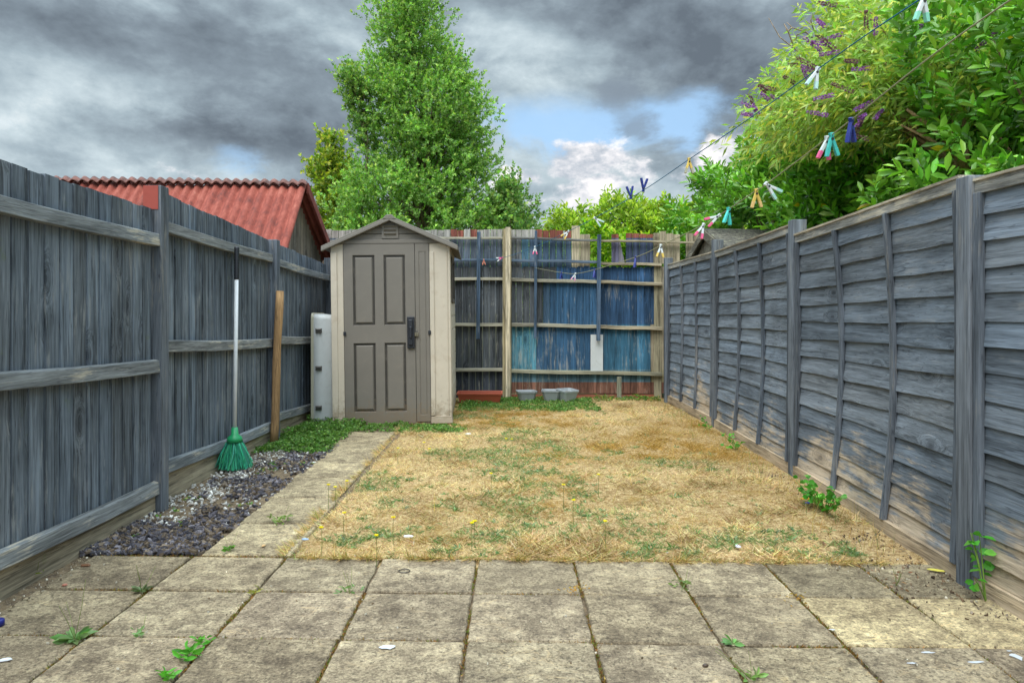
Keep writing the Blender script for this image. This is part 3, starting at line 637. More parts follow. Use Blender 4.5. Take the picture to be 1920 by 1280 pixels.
for side in (0, 1):                                        # corner pilasters
    mb = MB(); x0, x1 = (0, .125) if side == 0 else (1.005, SW)
    mb.box(x0, x1, .010, .05, 0, SH - .015, LT); mb.box(x0 + (.0 if side == 0 else .03), x1 - (.03 if side == 0 else .0), -.004, .012, 0, .075, LT)
    mb.box(x0 + (0 if side == 0 else .0), x0 + (.062 if side == 0 else .045), -.004, .012, .08, SH - .10, LT)
    if side: mb.hexa([(x1 - .03, -.002, .08), (x1 + .004, .03, .08), (x1 + .004, .13, .08), (x1 - .03, .13, .08), (x1 - .03, -.002, SH - .1), (x1 + .004, .03, SH - .1), (x1 + .004, .13, SH - .1), (x1 - .03, .13, SH - .1)], LT)
    if side: mb.hexa([(x0, -.012, 0), (x1 + .01, -.012, 0), (x1 + .012, .14, 0), (x0, .14, 0), (x0, -.002, .07), (x1 + .002, -.002, .07), (x1 + .004, .13, .07), (x0, .13, .07)], LT)
    mb.build('pilaster', M['shed_light'], sh, bevel=.004)
def panel_leaf(x0, x1, z0, z1, y, panels, ring=.034, dep=.022, back=.03):
    xc = sorted({x0, x1, *[p for q in panels for p in (q[0], q[1])]}); zc = sorted({z0, z1, *[p for q in panels for p in (q[2], q[3])]})
    mb = MB()
    for i in range(len(xc) - 1):
        for j in range(len(zc) - 1):
            a, b2, c_, d_ = xc[i], xc[i + 1], zc[j], zc[j + 1]
            ins = any(q[0] <= a and b2 <= q[1] and q[2] <= c_ and d_ <= q[3] for q in panels)
            if not ins: mb.add([(a, y, c_), (b2, y, c_), (b2, y, d_), (a, y, d_)], [(0, 1, 2, 3)])
    for (a, b2, c_, d_) in panels:
        lv = [(0, 0), (.008, dep), (ring * .45, dep), (ring, dep * .1)]
        for (i0, d0), (i1, d1) in zip(lv[:-1], lv[1:]):
            o = [(a + i0, y + d0, c_ + i0), (b2 - i0, y + d0, c_ + i0), (b2 - i0, y + d0, d_ - i0), (a + i0, y + d0, d_ - i0)]
            n_ = [(a + i1, y + d1, c_ + i1), (b2 - i1, y + d1, c_ + i1), (b2 - i1, y + d1, d_ - i1), (a + i1, y + d1, d_ - i1)]
            mb.add(o + n_, [(k_, (k_ + 1) % 4, 4 + (k_ + 1) % 4, 4 + k_) for k_ in range(4)])
        i1, d1 = lv[-1]; mb.add([(a + i1, y + d1, c_ + i1), (b2 - i1, y + d1, c_ + i1), (b2 - i1, y + d1, d_ - i1), (a + i1, y + d1, d_ - i1)], [(0, 1, 2, 3)])
    mb.add([(x0, y, z0), (x1, y, z0), (x1, y + back, z0), (x0, y + back, z0), (x0, y, z1), (x1, y, z1), (x1, y + back, z1), (x0, y + back, z1)], [(0, 3, 2, 1), (4, 5, 6, 7), (1, 2, 6, 5), (3, 0, 4, 7), (2, 3, 7, 6)])
    return mb
x0d, x1d = sx(248), sx(632); zt = SH - .015
cx = [x0d + .09, x0d + .315, x0d + .405, x0d + .625]
door = panel_leaf(x0d, x1d, .012, zt, .0, [(cx[0], cx[1], sz(1145), sz(768)), (cx[2], cx[3], sz(1145), sz(768)), (cx[0], cx[1], sz(672), sz(288)), (cx[2], cx[3], sz(672), sz(288))]).build('door', M['shed_dark'], sh)
x0s, x1s = x1d + .006, 1.0
strip = panel_leaf(x0s, x1s, .022, zt, .001, [(x0s + .035, x1s - .03, .09, zt - .08)], .012, .006).build('side_leaf', M['shed_dark'], sh)
mb = MB(); mb.box(.125, 1.004, .012, .035, -.0, SH - .01, (.25, .25, .25)); mb.box(.12, 1.01, -.012, .03, 0, .011, (.5, .5, .5)); mb.build('door_frame', M['shed_dark'], sh)
mb = MB(); mb.box(.0, SW, -.004, .012, SH - .012, SH + .028, DK); mb.build('lintel', M['shed_dark'], sh, bevel=.003)
mb = MB(); hx = x1d - .045; mb.box(hx - .036, hx + .040, -.022, .0, .775, 1.10, (1, 1, 1)); mb.box(hx - .02, hx + .022, -.052, -.022, .98, 1.07); mb.box(hx - .02, hx + .022, -.04, -.022, .81, .87); mb.box(hx - .012, hx + .013, -.06, -.03, .88, 1.0)
mb.build('handle', M['black'], door, bevel=.006)
mb = MB(); mb.box(x1d - .005, x1d + .035, -.022, -.001, .90, .935, (1.1, 1, .8)); mb.tube([(x1d + .005, -.012, .935), (x1d + .007, -.012, .958), (x1d + .022, -.012, .958), (x1d + .024, -.012, .935)], .004, 8, (1, 1, 1)); mb.build('padlock', M['metal'], door, bevel=.003)
for xh in (x0d + .004, x1s): 
    mb = MB(); mb.box(xh - .014, xh + .014, -.014, .0, .915, .955); mb.build('catch', M['black'], sh, bevel=.004)
mb = MB(); vx, vz = SW / 2, SH + .118; mb.box(vx - .085, vx + .085, -.002, .012, vz - .078, vz + .064, (1, 1, 1))
for i in range(3): zz_ = vz - .048 + i * .04; mb.hexa([(vx - .06, -.004, zz_), (vx + .06, -.004, zz_), (vx + .06, -.001, zz_), (vx - .06, -.001, zz_), (vx - .06, -.020, zz_ + .02), (vx + .06, -.020, zz_ + .02), (vx + .06, -.001, zz_ + .028), (vx - .06, -.001, zz_ + .028)], (.9, .9, .9))
mb.build('vent', M['shed_dark'], sh, bevel=.001)
mb = MB(); ov = .085; th = .028                              # roof: two slabs with rolled fascia
sl = (SA - SH + .02) / (SW / 2)
for s_ in (-1, 1):
    xe = SW / 2 + s_ * (SW / 2 + ov); ze = SA - sl * (SW / 2 + ov); xr = SW / 2
    for (ya, yb2, dz_) in ((-.055, SD + .05, 0), (-.06, .0, -.026)):
        a = [(xr, ya, SA + .02 - th + dz_), (xe, ya, ze + .02 - th + dz_), (xe, yb2, ze + .02 - th + dz_), (xr, yb2, SA + .02 - th + dz_)]; c_ = [(p_[0], p_[1], p_[2] + th + .004 * (dz_ != 0)) for p_ in a]
        if s_ > 0: mb.hexa(a + c_, DK)
        else: mb.hexa(a[::-1] + c_[::-1], DK)
    for r_ in range(5):
        yy = .25 + r_ * .33; a = [(xr, yy, SA + .018), (xe, yy, ze + .018), (xe, yy + .03, ze + .018), (xr, yy + .03, SA + .018)]; c_ = [(p_[0], p_[1], p_[2] + .012) for p_ in a]
        mb.hexa(a + c_ if s_ > 0 else a[::-1] + c_[::-1], DK)
mb.hexa([(SW / 2 - .07, -.062, SA - .018), (SW / 2 + .07, -.062, SA - .018), (SW / 2 + .07, SD + .055, SA - .018), (SW / 2 - .07, SD + .055, SA - .018), (SW / 2 - .03, -.062, SA + .026), (SW / 2 + .03, -.062, SA + .026), (SW / 2 + .03, SD + .055, SA + .026), (SW / 2 - .03, SD + .055, SA + .026)], DK)
mb.build('roof', M['shed_dark'], sh, bevel=.005)
mb = MB(); 
for a in ((.5, .54, 1.25, 1.75), (1.16, 1.2, 1.25, 1.75), (.54, 1.16, 1.25, 1.29), (.54, 1.16, 1.71, 1.75)): mb.box(SW - .012, SW + .012, *a, (.5, .48, .46))
wf = mb.build('window', M['shed_dark'], sh, bevel=.002)
m, N, b = new_mat('shed_pane'); b.inputs['Base Color'].default_value = (.04, .05, .055, 1); b.inputs['Roughness'].default_value = .15
mb = MB(); mb.box(SW - .011, SW - .002, .54, 1.16, 1.29, 1.71); mb.build('pane', m, wf)

# ------------------------------------------------------------------ upright white resin lid between fence and shed
bx0 = empty('storage_lid', (-2.075, 7.46, 0), (0, 0, R(3))); tag(bx0, 'white plastic box lid with three latches, standing on end between fence and shed', 'storage lid')
def rrect(w_, h_, r_, n=5):
    out = []
    for cx_, cz_, a0 in ((w_ - r_, r_, -90), (w_ - r_, h_ - r_, 0), (r_, h_ - r_, 90), (r_, r_, 180)):
        for i in range(n + 1): a = R(a0 + 90 * i / n); out.append((cx_ + r_ * math.cos(a), cz_ + r_ * math.sin(a)))
    return out
def extr(mb, ring, f, c=(1, 1, 1)):                        # rings through a list of (offset, scale)
    K = len(ring); vs = []; fs = []
    for d_, s_ in f:
        for (p, q) in ring: vs.append((d_ + 0, p, q) if s_ == 1 else (d_, .275 + (p - .275) * s_, .57 + (q - .57) * s_))
    for l in range(len(f) - 1):
        for i in range(K): j = (i + 1) % K; fs.append((l * K + i, l * K + j, (l + 1) * K + j, (l + 1) * K + i))
    fs.append(tuple(range(K))[::-1]); fs.append(tuple((len(f) - 1) * K + i for i in range(K))); mb.add(vs, fs, c)
mb = MB(); extr(mb, rrect(.55, 1.14, .05), [(.03, 1), (.10, .985), (.2, .975), (.225, .93)]); mb.build('shell', M['white'], bx0, True)
mb = MB(); extr(mb, rrect(.56, 1.15, .055), [(0, 1), (.032, 1)], srgb(222, 214, 190)); mb.build('rim', M['white'], bx0, bevel=.006)
for z_ in (.97, .58, .17):
    mb = MB(); mb.box(.05, .115, -.012, .012, z_ - .03, z_ + .02, (.8, .8, .8)); mb.box(.06, .105, -.03, -.012, z_ - .012, z_ + .012, (.45, .45, .45)); mb.tube([(.052, -.022, z_ + .01), (.112, -.022, z_ + .01)], .008, 8, (.6, .6, .6)); mb.build('latch', M['metal'], bx0, bevel=.003)

# ------------------------------------------------------------------ broom
br = empty('broom', (-2.02, 5.36, .0)); tag(br, 'broom with green bristles and a long white handle leaning on the left fence', 'broom')
def B(px, py, X): q = onx(px, py, X); return Vector((X + 2.02, q[1] - 5.36, q[2]))
p_top, p_mid, p_bot = B(444, 463, -2.075), B(443.5, 523, -2.07), B(440, 806, -2.02)
mb = MB(); mb.tube([p_mid, (p_mid + p_bot) / 2, p_bot], .0145, 12, srgb(208, 210, 212)); mb.build('handle', M['plastic'], br, True)
mb = MB(); n = 22; pts = [p_top.lerp(p_mid + Vector((0, 0, -.004)), i / n) for i in range(n + 1)]; mb.tube(pts, [.017 + (.0028 if i % 2 else 0) for i in range(n + 1)], 12, srgb(34, 36, 42)); mb.build('grip', M['plastic'], br, True)
mb = MB(); c0 = p_bot; mb.tube([c0 + Vector((0, 0, .02)), c0 + Vector((0, 0, -.03)), c0 + Vector((0, 0, -.05)), c0 + Vector((0, 0, -.085))], [.022, .026, .05, .058], 14, srgb(34, 150, 92)); mb.build('socket', M['plastic'], br, True)
nbz = 1500; a = rng.random(nbz) * 2 * math.pi; rr = np.sqrt(rng.random(nbz)); seg = []
base = np.array(c0)[None] + np.stack([rr * np.cos(a) * .05, rr * np.sin(a) * .045, np.full(nbz, -.07)], 1)
ln = rng.uniform(.16, .235, nbz); ln[:500] *= .55
Dv = np.stack([np.cos(a) * rr * .34, np.sin(a) * rr * .2, -np.ones(nbz)], 1) + rng.normal(size=(nbz, 3)) * .11
zmin = .01; ln = np.minimum(ln, base[:, 2] - zmin)
vs = []; fs = []; cs = []
Dv = unit(Dv); sd_ = unit(np.cross(Dv, rng.normal(size=(nbz, 3)))) * .0022
mid_ = base + Dv * (ln * .5)[:, None] + rng.normal(size=(nbz, 3)) * .004; tip = base + Dv * ln[:, None]; tip[:, 2] = np.maximum(tip[:, 2], zmin)
V = np.stack([base - sd_, base + sd_, mid_ + sd_, mid_ - sd_, tip + sd_, tip - sd_], 1).reshape(-1, 3); b_ = np.arange(nbz)[:, None] * 6
Fq = np.concatenate([b_ + np.array([0, 1, 2, 3]), b_ + np.array([3, 2, 4, 5])])
np_mesh('bristles', V, Fq, np.repeat(tint(nbz, srgb(62, 168, 132), .35), 6, 0), M['plastic'], br)

# ------------------------------------------------------------------ round stake
stk = MB(); b0, b1 = Vector((-2.075, 6.30, -.02)), Vector((-2.05, 6.38, 1.343)); pts = [b0.lerp(b1, i / 8) + Vector((.004 * math.sin(i), 0, 0)) for i in range(9)]
stk.tube(pts, [.035 + .0015 * math.sin(i * 2.1) for i in range(9)], 14, srgb(154, 122, 86)); o = stk.build('wooden_stake', M['stake'], None, True, 0)
tag(o, 'round unpainted brown wooden stake propped against the left fence', 'stake')

# ------------------------------------------------------------------ pots
def pot(name, px, py, wd, hgt, label, c, Y=None, rotz=0, tilt=0):
    g_ = gnd(px, py); y = Y or g_[1]; x = (px - HX) / F_PX * y
    t = empty(name, (x, y, .004), (tilt, 0, rotz)); tag(t, label, 'plant pot', 'grey pots by the back fence')
    mb = MB(); s0, s1, th_ = wd * .33, wd * .48, .006
    def rg(s_, z, n=4): return [(s_ * math.cos(R(a)) * 1.08, s_ * math.sin(R(a)) * 1.08, z) for a in (225 - 8, 225 + 8, 315 - 8, 315 + 8, 45 - 8, 45 + 8, 135 - 8, 135 + 8)]
    R2 = 1.414; rings = [rg(s0 * R2, 0), rg(s1 * R2, hgt * .86), rg(s1 * R2 * 1.06, hgt * .87), rg(s1 * R2 * 1.08, hgt), rg(s1 * R2 * .98, hgt), rg(s1 * R2 * .9, hgt * .8), rg(s0 * R2 * .95, hgt * .6)]
    vs = [p for r_ in rings for p in r_]; fs = [tuple(range(8))[::-1]]
    for l in range(6):
        for i in range(8): j = (i + 1) % 8; fs.append((l * 8 + i, l * 8 + j, l * 8 + 8 + j, l * 8 + 8 + i))
    mb.add(vs, fs, c); mb.build('pot_body', M['plastic'], t)
    mb = MB(); mb.add([(p[0] * .93, p[1] * .93, hgt * .78) for p in rg(s1 * R2 * .93, 0)], [tuple(range(8))]); mb.build('soil', M['soil'], t)
PG = srgb(150, 156, 160)
pot('square_pot', 987, 751, .2, .145, 'grey square pot standing apart nearest the pale fence post', PG, 9.25, .15)
pot('square_pot', 1034, 753, .2, .15, 'middle grey square pot in front of the blue boards, touching its neighbour', PG, 9.3, -.1)
pot('square_pot', 1063, 755, .19, .16, 'right-hand grey square pot, turned and tilted against its neighbour', srgb(158, 166, 170), 9.25, .5, R(4))
t = empty('planter_trough', ((900 - HX) / F_PX * 9.2, 9.2, .01), (R(3), 0, R(-1))); tag(t, 'long terracotta coloured planter trough of dry soil by the back fence', 'planter')
mb = MB(); TC = srgb(176, 88, 66)
def rr4(a, b2, z): return [(-a, -b2, z), (a, -b2, z), (a, b2, z), (-a, b2, z)]
rings = [rr4(.25, .07, 0), rr4(.278, .095, .105), rr4(.29, .105, .107), rr4(.29, .105, .13), rr4(.272, .088, .13), rr4(.262, .08, .07)]
vs = [p for r_ in rings for p in r_]; fs = [(3, 2, 1, 0)]
for l in range(5):
    for i in range(4): j = (i + 1) % 4; fs.append((l * 4 + i, l * 4 + j, l * 4 + 4 + j, l * 4 + 4 + i))
mb.add(vs, fs, TC); mb.build('trough', M['plastic'], t, bevel=.003); mb = MB(); mb.add(rr4(.264, .081, .085), [(0, 1, 2, 3)]); mb.build('soil', M['soil'], t)

# ------------------------------------------------------------------ washing lines and pegs
def line_pts(ctrl, n=10):
    P = [Vector(c_) for c_ in ctrl]; out = []
    for i in range(len(P) - 1):
        p0, p1, p2, p3 = P[max(i - 1, 0)], P[i], P[i + 1], P[min(i + 2, len(P) - 1)]
        for k_ in range(n): t_ = k_ / n; out.append(.5 * ((2 * p1) + (p2 - p0) * t_ + (2 * p0 - 5 * p1 + 4 * p2 - p3) * t_ ** 2 + (3 * p1 - p0 - 3 * p2 + p3) * t_ ** 3))
    out.append(P[-1]); return out
def l1(px): r_ = (px - HX) / F_PX; Y = (-.43 + 9.5 * .21) / (r_ + .21); return Y
def l2(px): r_ = (px - HX) / F_PX; Y = (.317 + 9.5 * .0977) / (r_ + .0977); return Y
c1_ = [at(px, py, l1(px)) for px, py in ((897, 487), (942, 483), (1003, 463), (1065, 434), (1120, 406), (1206, 357), (1292, 299), (1400, 226), (1532, 131), (1730, -4))]
c1_[0] = (c1_[0][0], 9.545, c1_[0][2]); c1_ += [(1.144 + .21 * 1.2, .8, 2.10), (1.144 + .21 * 2.6, -.6, 2.2)]
c2_ = [at(px, py, l2(px)) for px, py in ((1003, 502), (1053, 511), (1078, 513), (1113, 506), (1192, 482), (1238, 461), (1318, 422), (1362, 395), (1417, 358), (1440, 343), (1557, 255), (1595, 226), (1895, 0))]
c2_[0] = (c2_[0][0], 9.545, c2_[0][2]); c2_ += [(1.24, .6, 1.92), (1.36, -.6, 2.05)]
L1, L2 = line_pts(c1_), line_pts(c2_)
mb = MB(); mb.tube(L1, .0021, 6, srgb(26, 96, 132)); tag(mb.build('washing_line', M['cord'], None, True), 'taut blue washing line from the back fence up to the top right', 'washing line', 'washing lines')
mb = MB(); mb.tube(L2, .0022, 6, srgb(150, 148, 116)); tag(mb.build('washing_line', M['cord'], None, True), 'slack beige-green washing line, lower of the two lines', 'washing line', 'washing lines')
def on_line(Ls, px):
    best = None
    for a, c_ in zip(Ls[:-1], Ls[1:]):
        if a[1] < .3 or c_[1] < .3: continue
        xa, xc = a[0] / a[1] * F_PX + HX, c_[0] / c_[1] * F_PX + HX
        if min(xa, xc) <= px <= max(xa, xc) and abs(xc - xa) > 1e-6: return a.lerp(c_, (px - xa) / (xc - xa))
def peg(Ls, px, c0, c1p, label, roll=0., flip=False, yaw=None, spread=.2):
    p = on_line(Ls, px); t = empty('clothes_peg', tuple(p), (R(random.uniform(-8, 8)), R(roll) + (math.pi if flip else 0), R(random.uniform(-25, 25)) if yaw is None else R(yaw)))
    tag(t, label, 'clothes peg', 'pegs on the washing lines')
    for s_ in (-1, 1):
        mb = MB(); a = -s_ * spread                       # jaw above the line, handles spread below
        mb.M = Matrix.Translation((0, 0, -.014)) @ Matrix.Rotation(a, 4, 'Y')
        mb.hexa([(s_ * .006 - .0052, -.006, -.030), (s_ * .006 + .0052, -.006, -.030), (s_ * .006 + .0052, .006, -.030), (s_ * .006 - .0052, .006, -.030),
                 (-.0042, -.006, .022), (.0042, -.006, .022), (.0042, .006, .022), (-.0042, .006, .022)], c0)
        mb.hexa([(s_ * .008 - .005, -.0065, -.055), (s_ * .008 + .005, -.0065, -.055), (s_ * .008 + .005, .0065, -.055), (s_ * .008 - .005, .0065, -.055),
                 (s_ * .006 - .0058, -.0065, -.0302), (s_ * .006 + .0058, -.0065, -.0302), (s_ * .006 + .0058, .0065, -.0302), (s_ * .006 - .0058, .0065, -.0302)], c1p)
        mb.build('prong', M['plastic'], t, bevel=.001)
    mb = MB(); mb.tube([(0, -.008, -.012), (0, .008, -.012)], .0045, 8, srgb(150, 150, 150)); mb.build('spring', M['metal'], t)
WH, GN, YL, NV, TQ, PK, OR = srgb(216, 222, 222), srgb(140, 214, 186), srgb(222, 190, 92), srgb(38, 52, 130), srgb(70, 190, 180), srgb(228, 96, 142), srgb(214, 130, 104)
peg(L1, 1732, WH, GN, 'large white peg with pale green tips, highest on the blue line', 4, yaw=10)
peg(L1, 1533, WH, srgb(186, 222, 214), 'white and pale green peg on the blue line in front of the purple flowers', 22, yaw=8)
peg(L1, 1292, YL, srgb(170, 166, 140), 'faded yellow peg hanging alone against the sky', 0, yaw=5)
peg(L1, 1206, NV, NV, 'navy peg on the blue line against the sky, nearer the yellow peg', 4, True, 15)
peg(L1, 1183, NV, NV, 'navy peg on the blue line just above the far hedge', -6, True, 10)
peg(L1, 1115, WH, srgb(176, 206, 200), 'clear whitish peg lying along the blue line in front of the far hedge', -50, yaw=0)
peg(L1, 1066, WH, YL, 'white peg with yellow tips over the top of the back fence', 42, yaw=0)
peg(L1, 1003, WH, PK, 'pink and white peg in front of the middle hanging batten', 0, yaw=0)
peg(L1, 942, PK, WH, 'tiny pink peg beside the pale fence post', 70, yaw=0)
peg(L1, 907, OR, OR, 'small orange peg at the far end of the blue line', -3, yaw=0)
peg(L2, 1596, NV, NV, 'dark blue peg on the beige line in front of the purple flowers', -10, yaw=35)
peg(L2, 1551, WH, PK, 'white peg with pink tips hanging beside a turquoise one', 8, yaw=5)
peg(L2, 1559, TQ, TQ, 'turquoise peg on the beige line beside the white and pink one', -6, yaw=5)
peg(L2, 1437, WH, srgb(170, 214, 204), 'clear greenish peg lying slantwise above the yellow peg', -50, yaw=0)
peg(L2, 1418, YL, srgb(224, 186, 120), 'yellow and cream peg on the beige line in front of the laurel', -3, yaw=0)
peg(L2, 1366, TQ, TQ, 'turquoise peg on the beige line in front of the laurel', 12, yaw=30)
peg(L2, 1348, WH, PK, 'white peg with a pink end lying over the turquoise peg, in front of the laurel', 60, yaw=0)
peg(L2, 1319, WH, PK, 'pink and white peg above the mossy little roof', 25, yaw=0)
peg(L2, 1239, WH, YL, 'white peg with yellow tips before the raw upper boards', 6, yaw=0)
peg(L2, 1192, NV, NV, 'dark blue peg in front of the upper fence boards', -4, yaw=70)
peg(L2, 1115, NV, NV, 'dark blue peg against the right-hand hanging batten', 5, yaw=60)
peg(L2, 1079, WH, srgb(214, 150, 180), 'white peg with pinkish tips at the bottom of the sag', 22, yaw=0)
peg(L2, 1053, NV, NV, 'dark blue peg farthest along the beige line', -4, yaw=50)

# ------------------------------------------------------------------ neighbour's red roofed outbuilding
ob = empty('red_roofed_outbuilding', (0, 0, 0)); tag(ob, 'timber outbuilding with a red corrugated roof beyond the left fence', 'outbuilding')
RX, RL = -2.36, -7.0; RID = (8.3, 2.625); NE = (7.35, 1.62); FE = (9.6, 1.84)
rs_ = random.Random(3)
def sheet(xa, xb, A, Bq, lift, c, name, amp=.02, per=.109, ny_=14, ragged=0.):
    nx_ = int(abs(xb - xa) / per * 8); xs_ = np.linspace(xa, xb, nx_ + 1); t_ = np.linspace(0, 1, ny_ + 1)
    Vv = []; nrm = Vector((0, -(Bq[1] - A[1]), (Bq[0] - A[0]))).normalized(); nrm = nrm if nrm.z > 0 else -nrm
    for j in t_:
        for x in xs_:
            zc = amp * math.cos(x / per * 2 * math.pi) + lift; Vv.append((x + .02 * j, A[0] + (Bq[0] - A[0]) * j + nrm.y * zc, A[1] + (Bq[1] - A[1]) * j + nrm.z * zc + .05 * (x + 2.3) / -4 * 0 + (-x - 2.36) * .014))
    K = nx_ + 1; Fq = [(j * K + i, j * K + i + 1, (j + 1) * K + i + 1, (j + 1) * K + i) for j in range(ny_) for i in range(nx_)]
    return np.array(Vv), np.array(Fq)
m, N, b = new_mat('red_corrugated'); p = N.coord(); n1 = N.noise(p, 3, 6, .65, .4); n2 = N.noise(N.vm('MULTIPLY', p, (3, 1, 1)), 14, 5, .7)
c = N.ramp(N.m('ADD', N.m('MULTIPLY', n1, .6), N.m('MULTIPLY', n2, .4)), ((.36, srgb(96, 48, 40)), (.5, srgb(142, 68, 54)), (.62, srgb(164, 90, 74)), (.7, srgb(166, 124, 106))))
N.put(b.inputs['Base Color'], N.vm('MULTIPLY', c, N.attr('Col'))); b.inputs['Roughness'].default_value = .85; N.put(b.inputs['Normal'], N.bump(n2, .3, .004)); REDM = m
def solid(o, th_): s_ = o.modifiers.new('solid', 'SOLIDIFY'); s_.thickness = th_; s_.offset = -1; return o
V1, F1 = sheet(RX - 1.09, RX, (RID[0] - .02, RID[1] - .01), NE, .0, None, ''); solid(np_mesh('roof_sheet', V1, F1, np.ones((len(V1), 3)), REDM, ob, True), .008)
V1, F1 = sheet(RL, RX - 1.06, (RID[0] - .02, RID[1] - .01), NE, -.012, None, ''); solid(np_mesh('roof_sheet', V1, F1, np.full((len(V1), 3), .95), REDM, ob, True), .008)
V1, F1 = sheet(RL, RX, (RID[0] + .02, RID[1] - .01), FE, .0, None, ''); solid(np_mesh('roof_sheet', V1, F1, np.full((len(V1), 3), .9), REDM, ob, True), .008)
m, N, b = new_mat('ridge_brown'); p = N.coord(); N.put(b.inputs['Base Color'], N.ramp(N.noise(p, 12, 5, .7), ((.35, srgb(78, 58, 54)), (.65, srgb(130, 86, 76))))); b.inputs['Roughness'].default_value = .9
for A_, B_ in (((RID[0], RID[1] + .03), (RID[0] - .085, RID[1] - .025)), ((RID[0], RID[1] + .03), (RID[0] + .12, RID[1] - .01))):
    V1, F1 = sheet(RL, RX + .01, A_, B_, .014, None, '', .016, ny_=3); solid(np_mesh('ridge_cap', V1, F1, np.ones((len(V1), 3)), m, ob, True), .008)
mb = MB(); X_ = RX - .14                                   # gable wall of old boards, under the roof
yy = NE[0] + .12
while yy < FE[0] + .3:
    zt_ = RID[1] - .08 - (RID[0] - yy) * (RID[1] - NE[1]) / (RID[0] - NE[0]) if yy < RID[0] else RID[1] - .08 - (yy - RID[0]) * (RID[1] - FE[1]) / (FE[0] - RID[0])
    mb.box(X_ - .02, X_ + random.uniform(0, .006), yy, yy + .085, 0, zt_, pj(srgb(122, 112, 98), .2)); yy += .09
mb.box(RL, X_ - .02, NE[0] + .12, NE[0] + .15, 0, 1.62, srgb(110, 100, 88)); mb.box(RL, X_ - .02, FE[0] + .25, FE[0] + .28, 0, 1.9, srgb(110, 100, 88))
mb.build('wall', M['backboard'], ob)
mb = MB(); X_ = RX + .03
for (A_, B_) in ((RID, FE),):
    mb.hexa([(X_ - .03, A_[0], A_[1] - .10), (X_, A_[0], A_[1] - .10), (X_, B_[0] + .15, B_[1] - .14), (X_ - .03, B_[0] + .15, B_[1] - .14), (X_ - .03, A_[0], A_[1] + .02), (X_, A_[0], A_[1] + .02), (X_, B_[0] + .15, B_[1] - .04), (X_ - .03, B_[0] + .15, B_[1] - .04)], (.75, .75, .8))
mb.build('bargeboard', REDM, ob, bevel=.003)

# neighbour's little mossy roof beyond the right fence
sr = empty('mossy_roofed_shed', (0, 0, 0)); tag(sr, 'small weathered shed with mossy dark felt roof beyond the right fence', 'shed')
m, N, b = new_mat('mossy_felt'); p = N.coord(); n1 = N.noise(p, 22, 7, .75, .5)
N.put(b.inputs['Base Color'], N.ramp(n1, ((.36, srgb(58, 56, 54)), (.5, srgb(104, 100, 92)), (.62, srgb(146, 142, 122)), (.72, srgb(110, 112, 74))))); b.inputs['Roughness'].default_value = 1; N.put(b.inputs['Normal'], N.bump(n1, 1, .02))
GX = 2.3; AP = (8.46, 2.11); NB = (7.45, 1.76); FB = (9.35, 1.80)
mb = MB()
for A_, B_ in ((AP, NB), (AP, FB)):
    a = [(GX - .03, A_[0], A_[1]), (3.6, A_[0], A_[1] - .02), (3.6, B_[0], B_[1] - .02), (GX - .03, B_[0], B_[1])]; c_ = [(q[0], q[1], q[2] + .03) for q in a]
    mb.hexa((a + c_) if A_[0] < B_[0] else (a[::-1] + c_[::-1]))
mb.build('roof', m, sr)
mb = MB()
for i in range(10): z0 = .3 + i * .17; hw = 1.02 if z0 < 1.75 else .5; mb.box(GX + .02, GX + .045, NB[0] + .05, FB[0] - .1, z0, z0 + .165, pj(srgb(146, 136, 118), .1)) if z0 + .165 < 1.75 else None
mb.add([(GX + .02, NB[0] + .05, 1.72), (GX + .02, FB[0] - .1, 1.72), (GX + .02, AP[0], AP[1] - .02), (GX + .05, NB[0] + .05, 1.72), (GX + .05, FB[0] - .1, 1.72), (GX + .05, AP[0], AP[1] - .02)], [(0, 2, 1), (3, 4, 5)], srgb(150, 140, 122))
mb.box(GX + .045, 3.5, NB[0] + .06, NB[0] + .09, .0, 1.72, srgb(130, 120, 104)); mb.build('wall', M['xrail'], sr)
mb = MB()
for A_, B_ in ((AP, NB), (AP, FB)):
    o_ = [(GX - .055, A_[0], A_[1] - .08), (GX - .031, A_[0], A_[1] - .08), (GX - .031, B_[0], B_[1] - .08), (GX - .055, B_[0], B_[1] - .08)]; c_ = [(q[0], q[1], q[2] + .10) for q in o_]
    mb.hexa(o_ + c_ if A_[0] < B_[0] else o_[::-1] + c_[::-1], srgb(112, 106, 92))
mb.build('bargeboard', M['yrail'], sr)

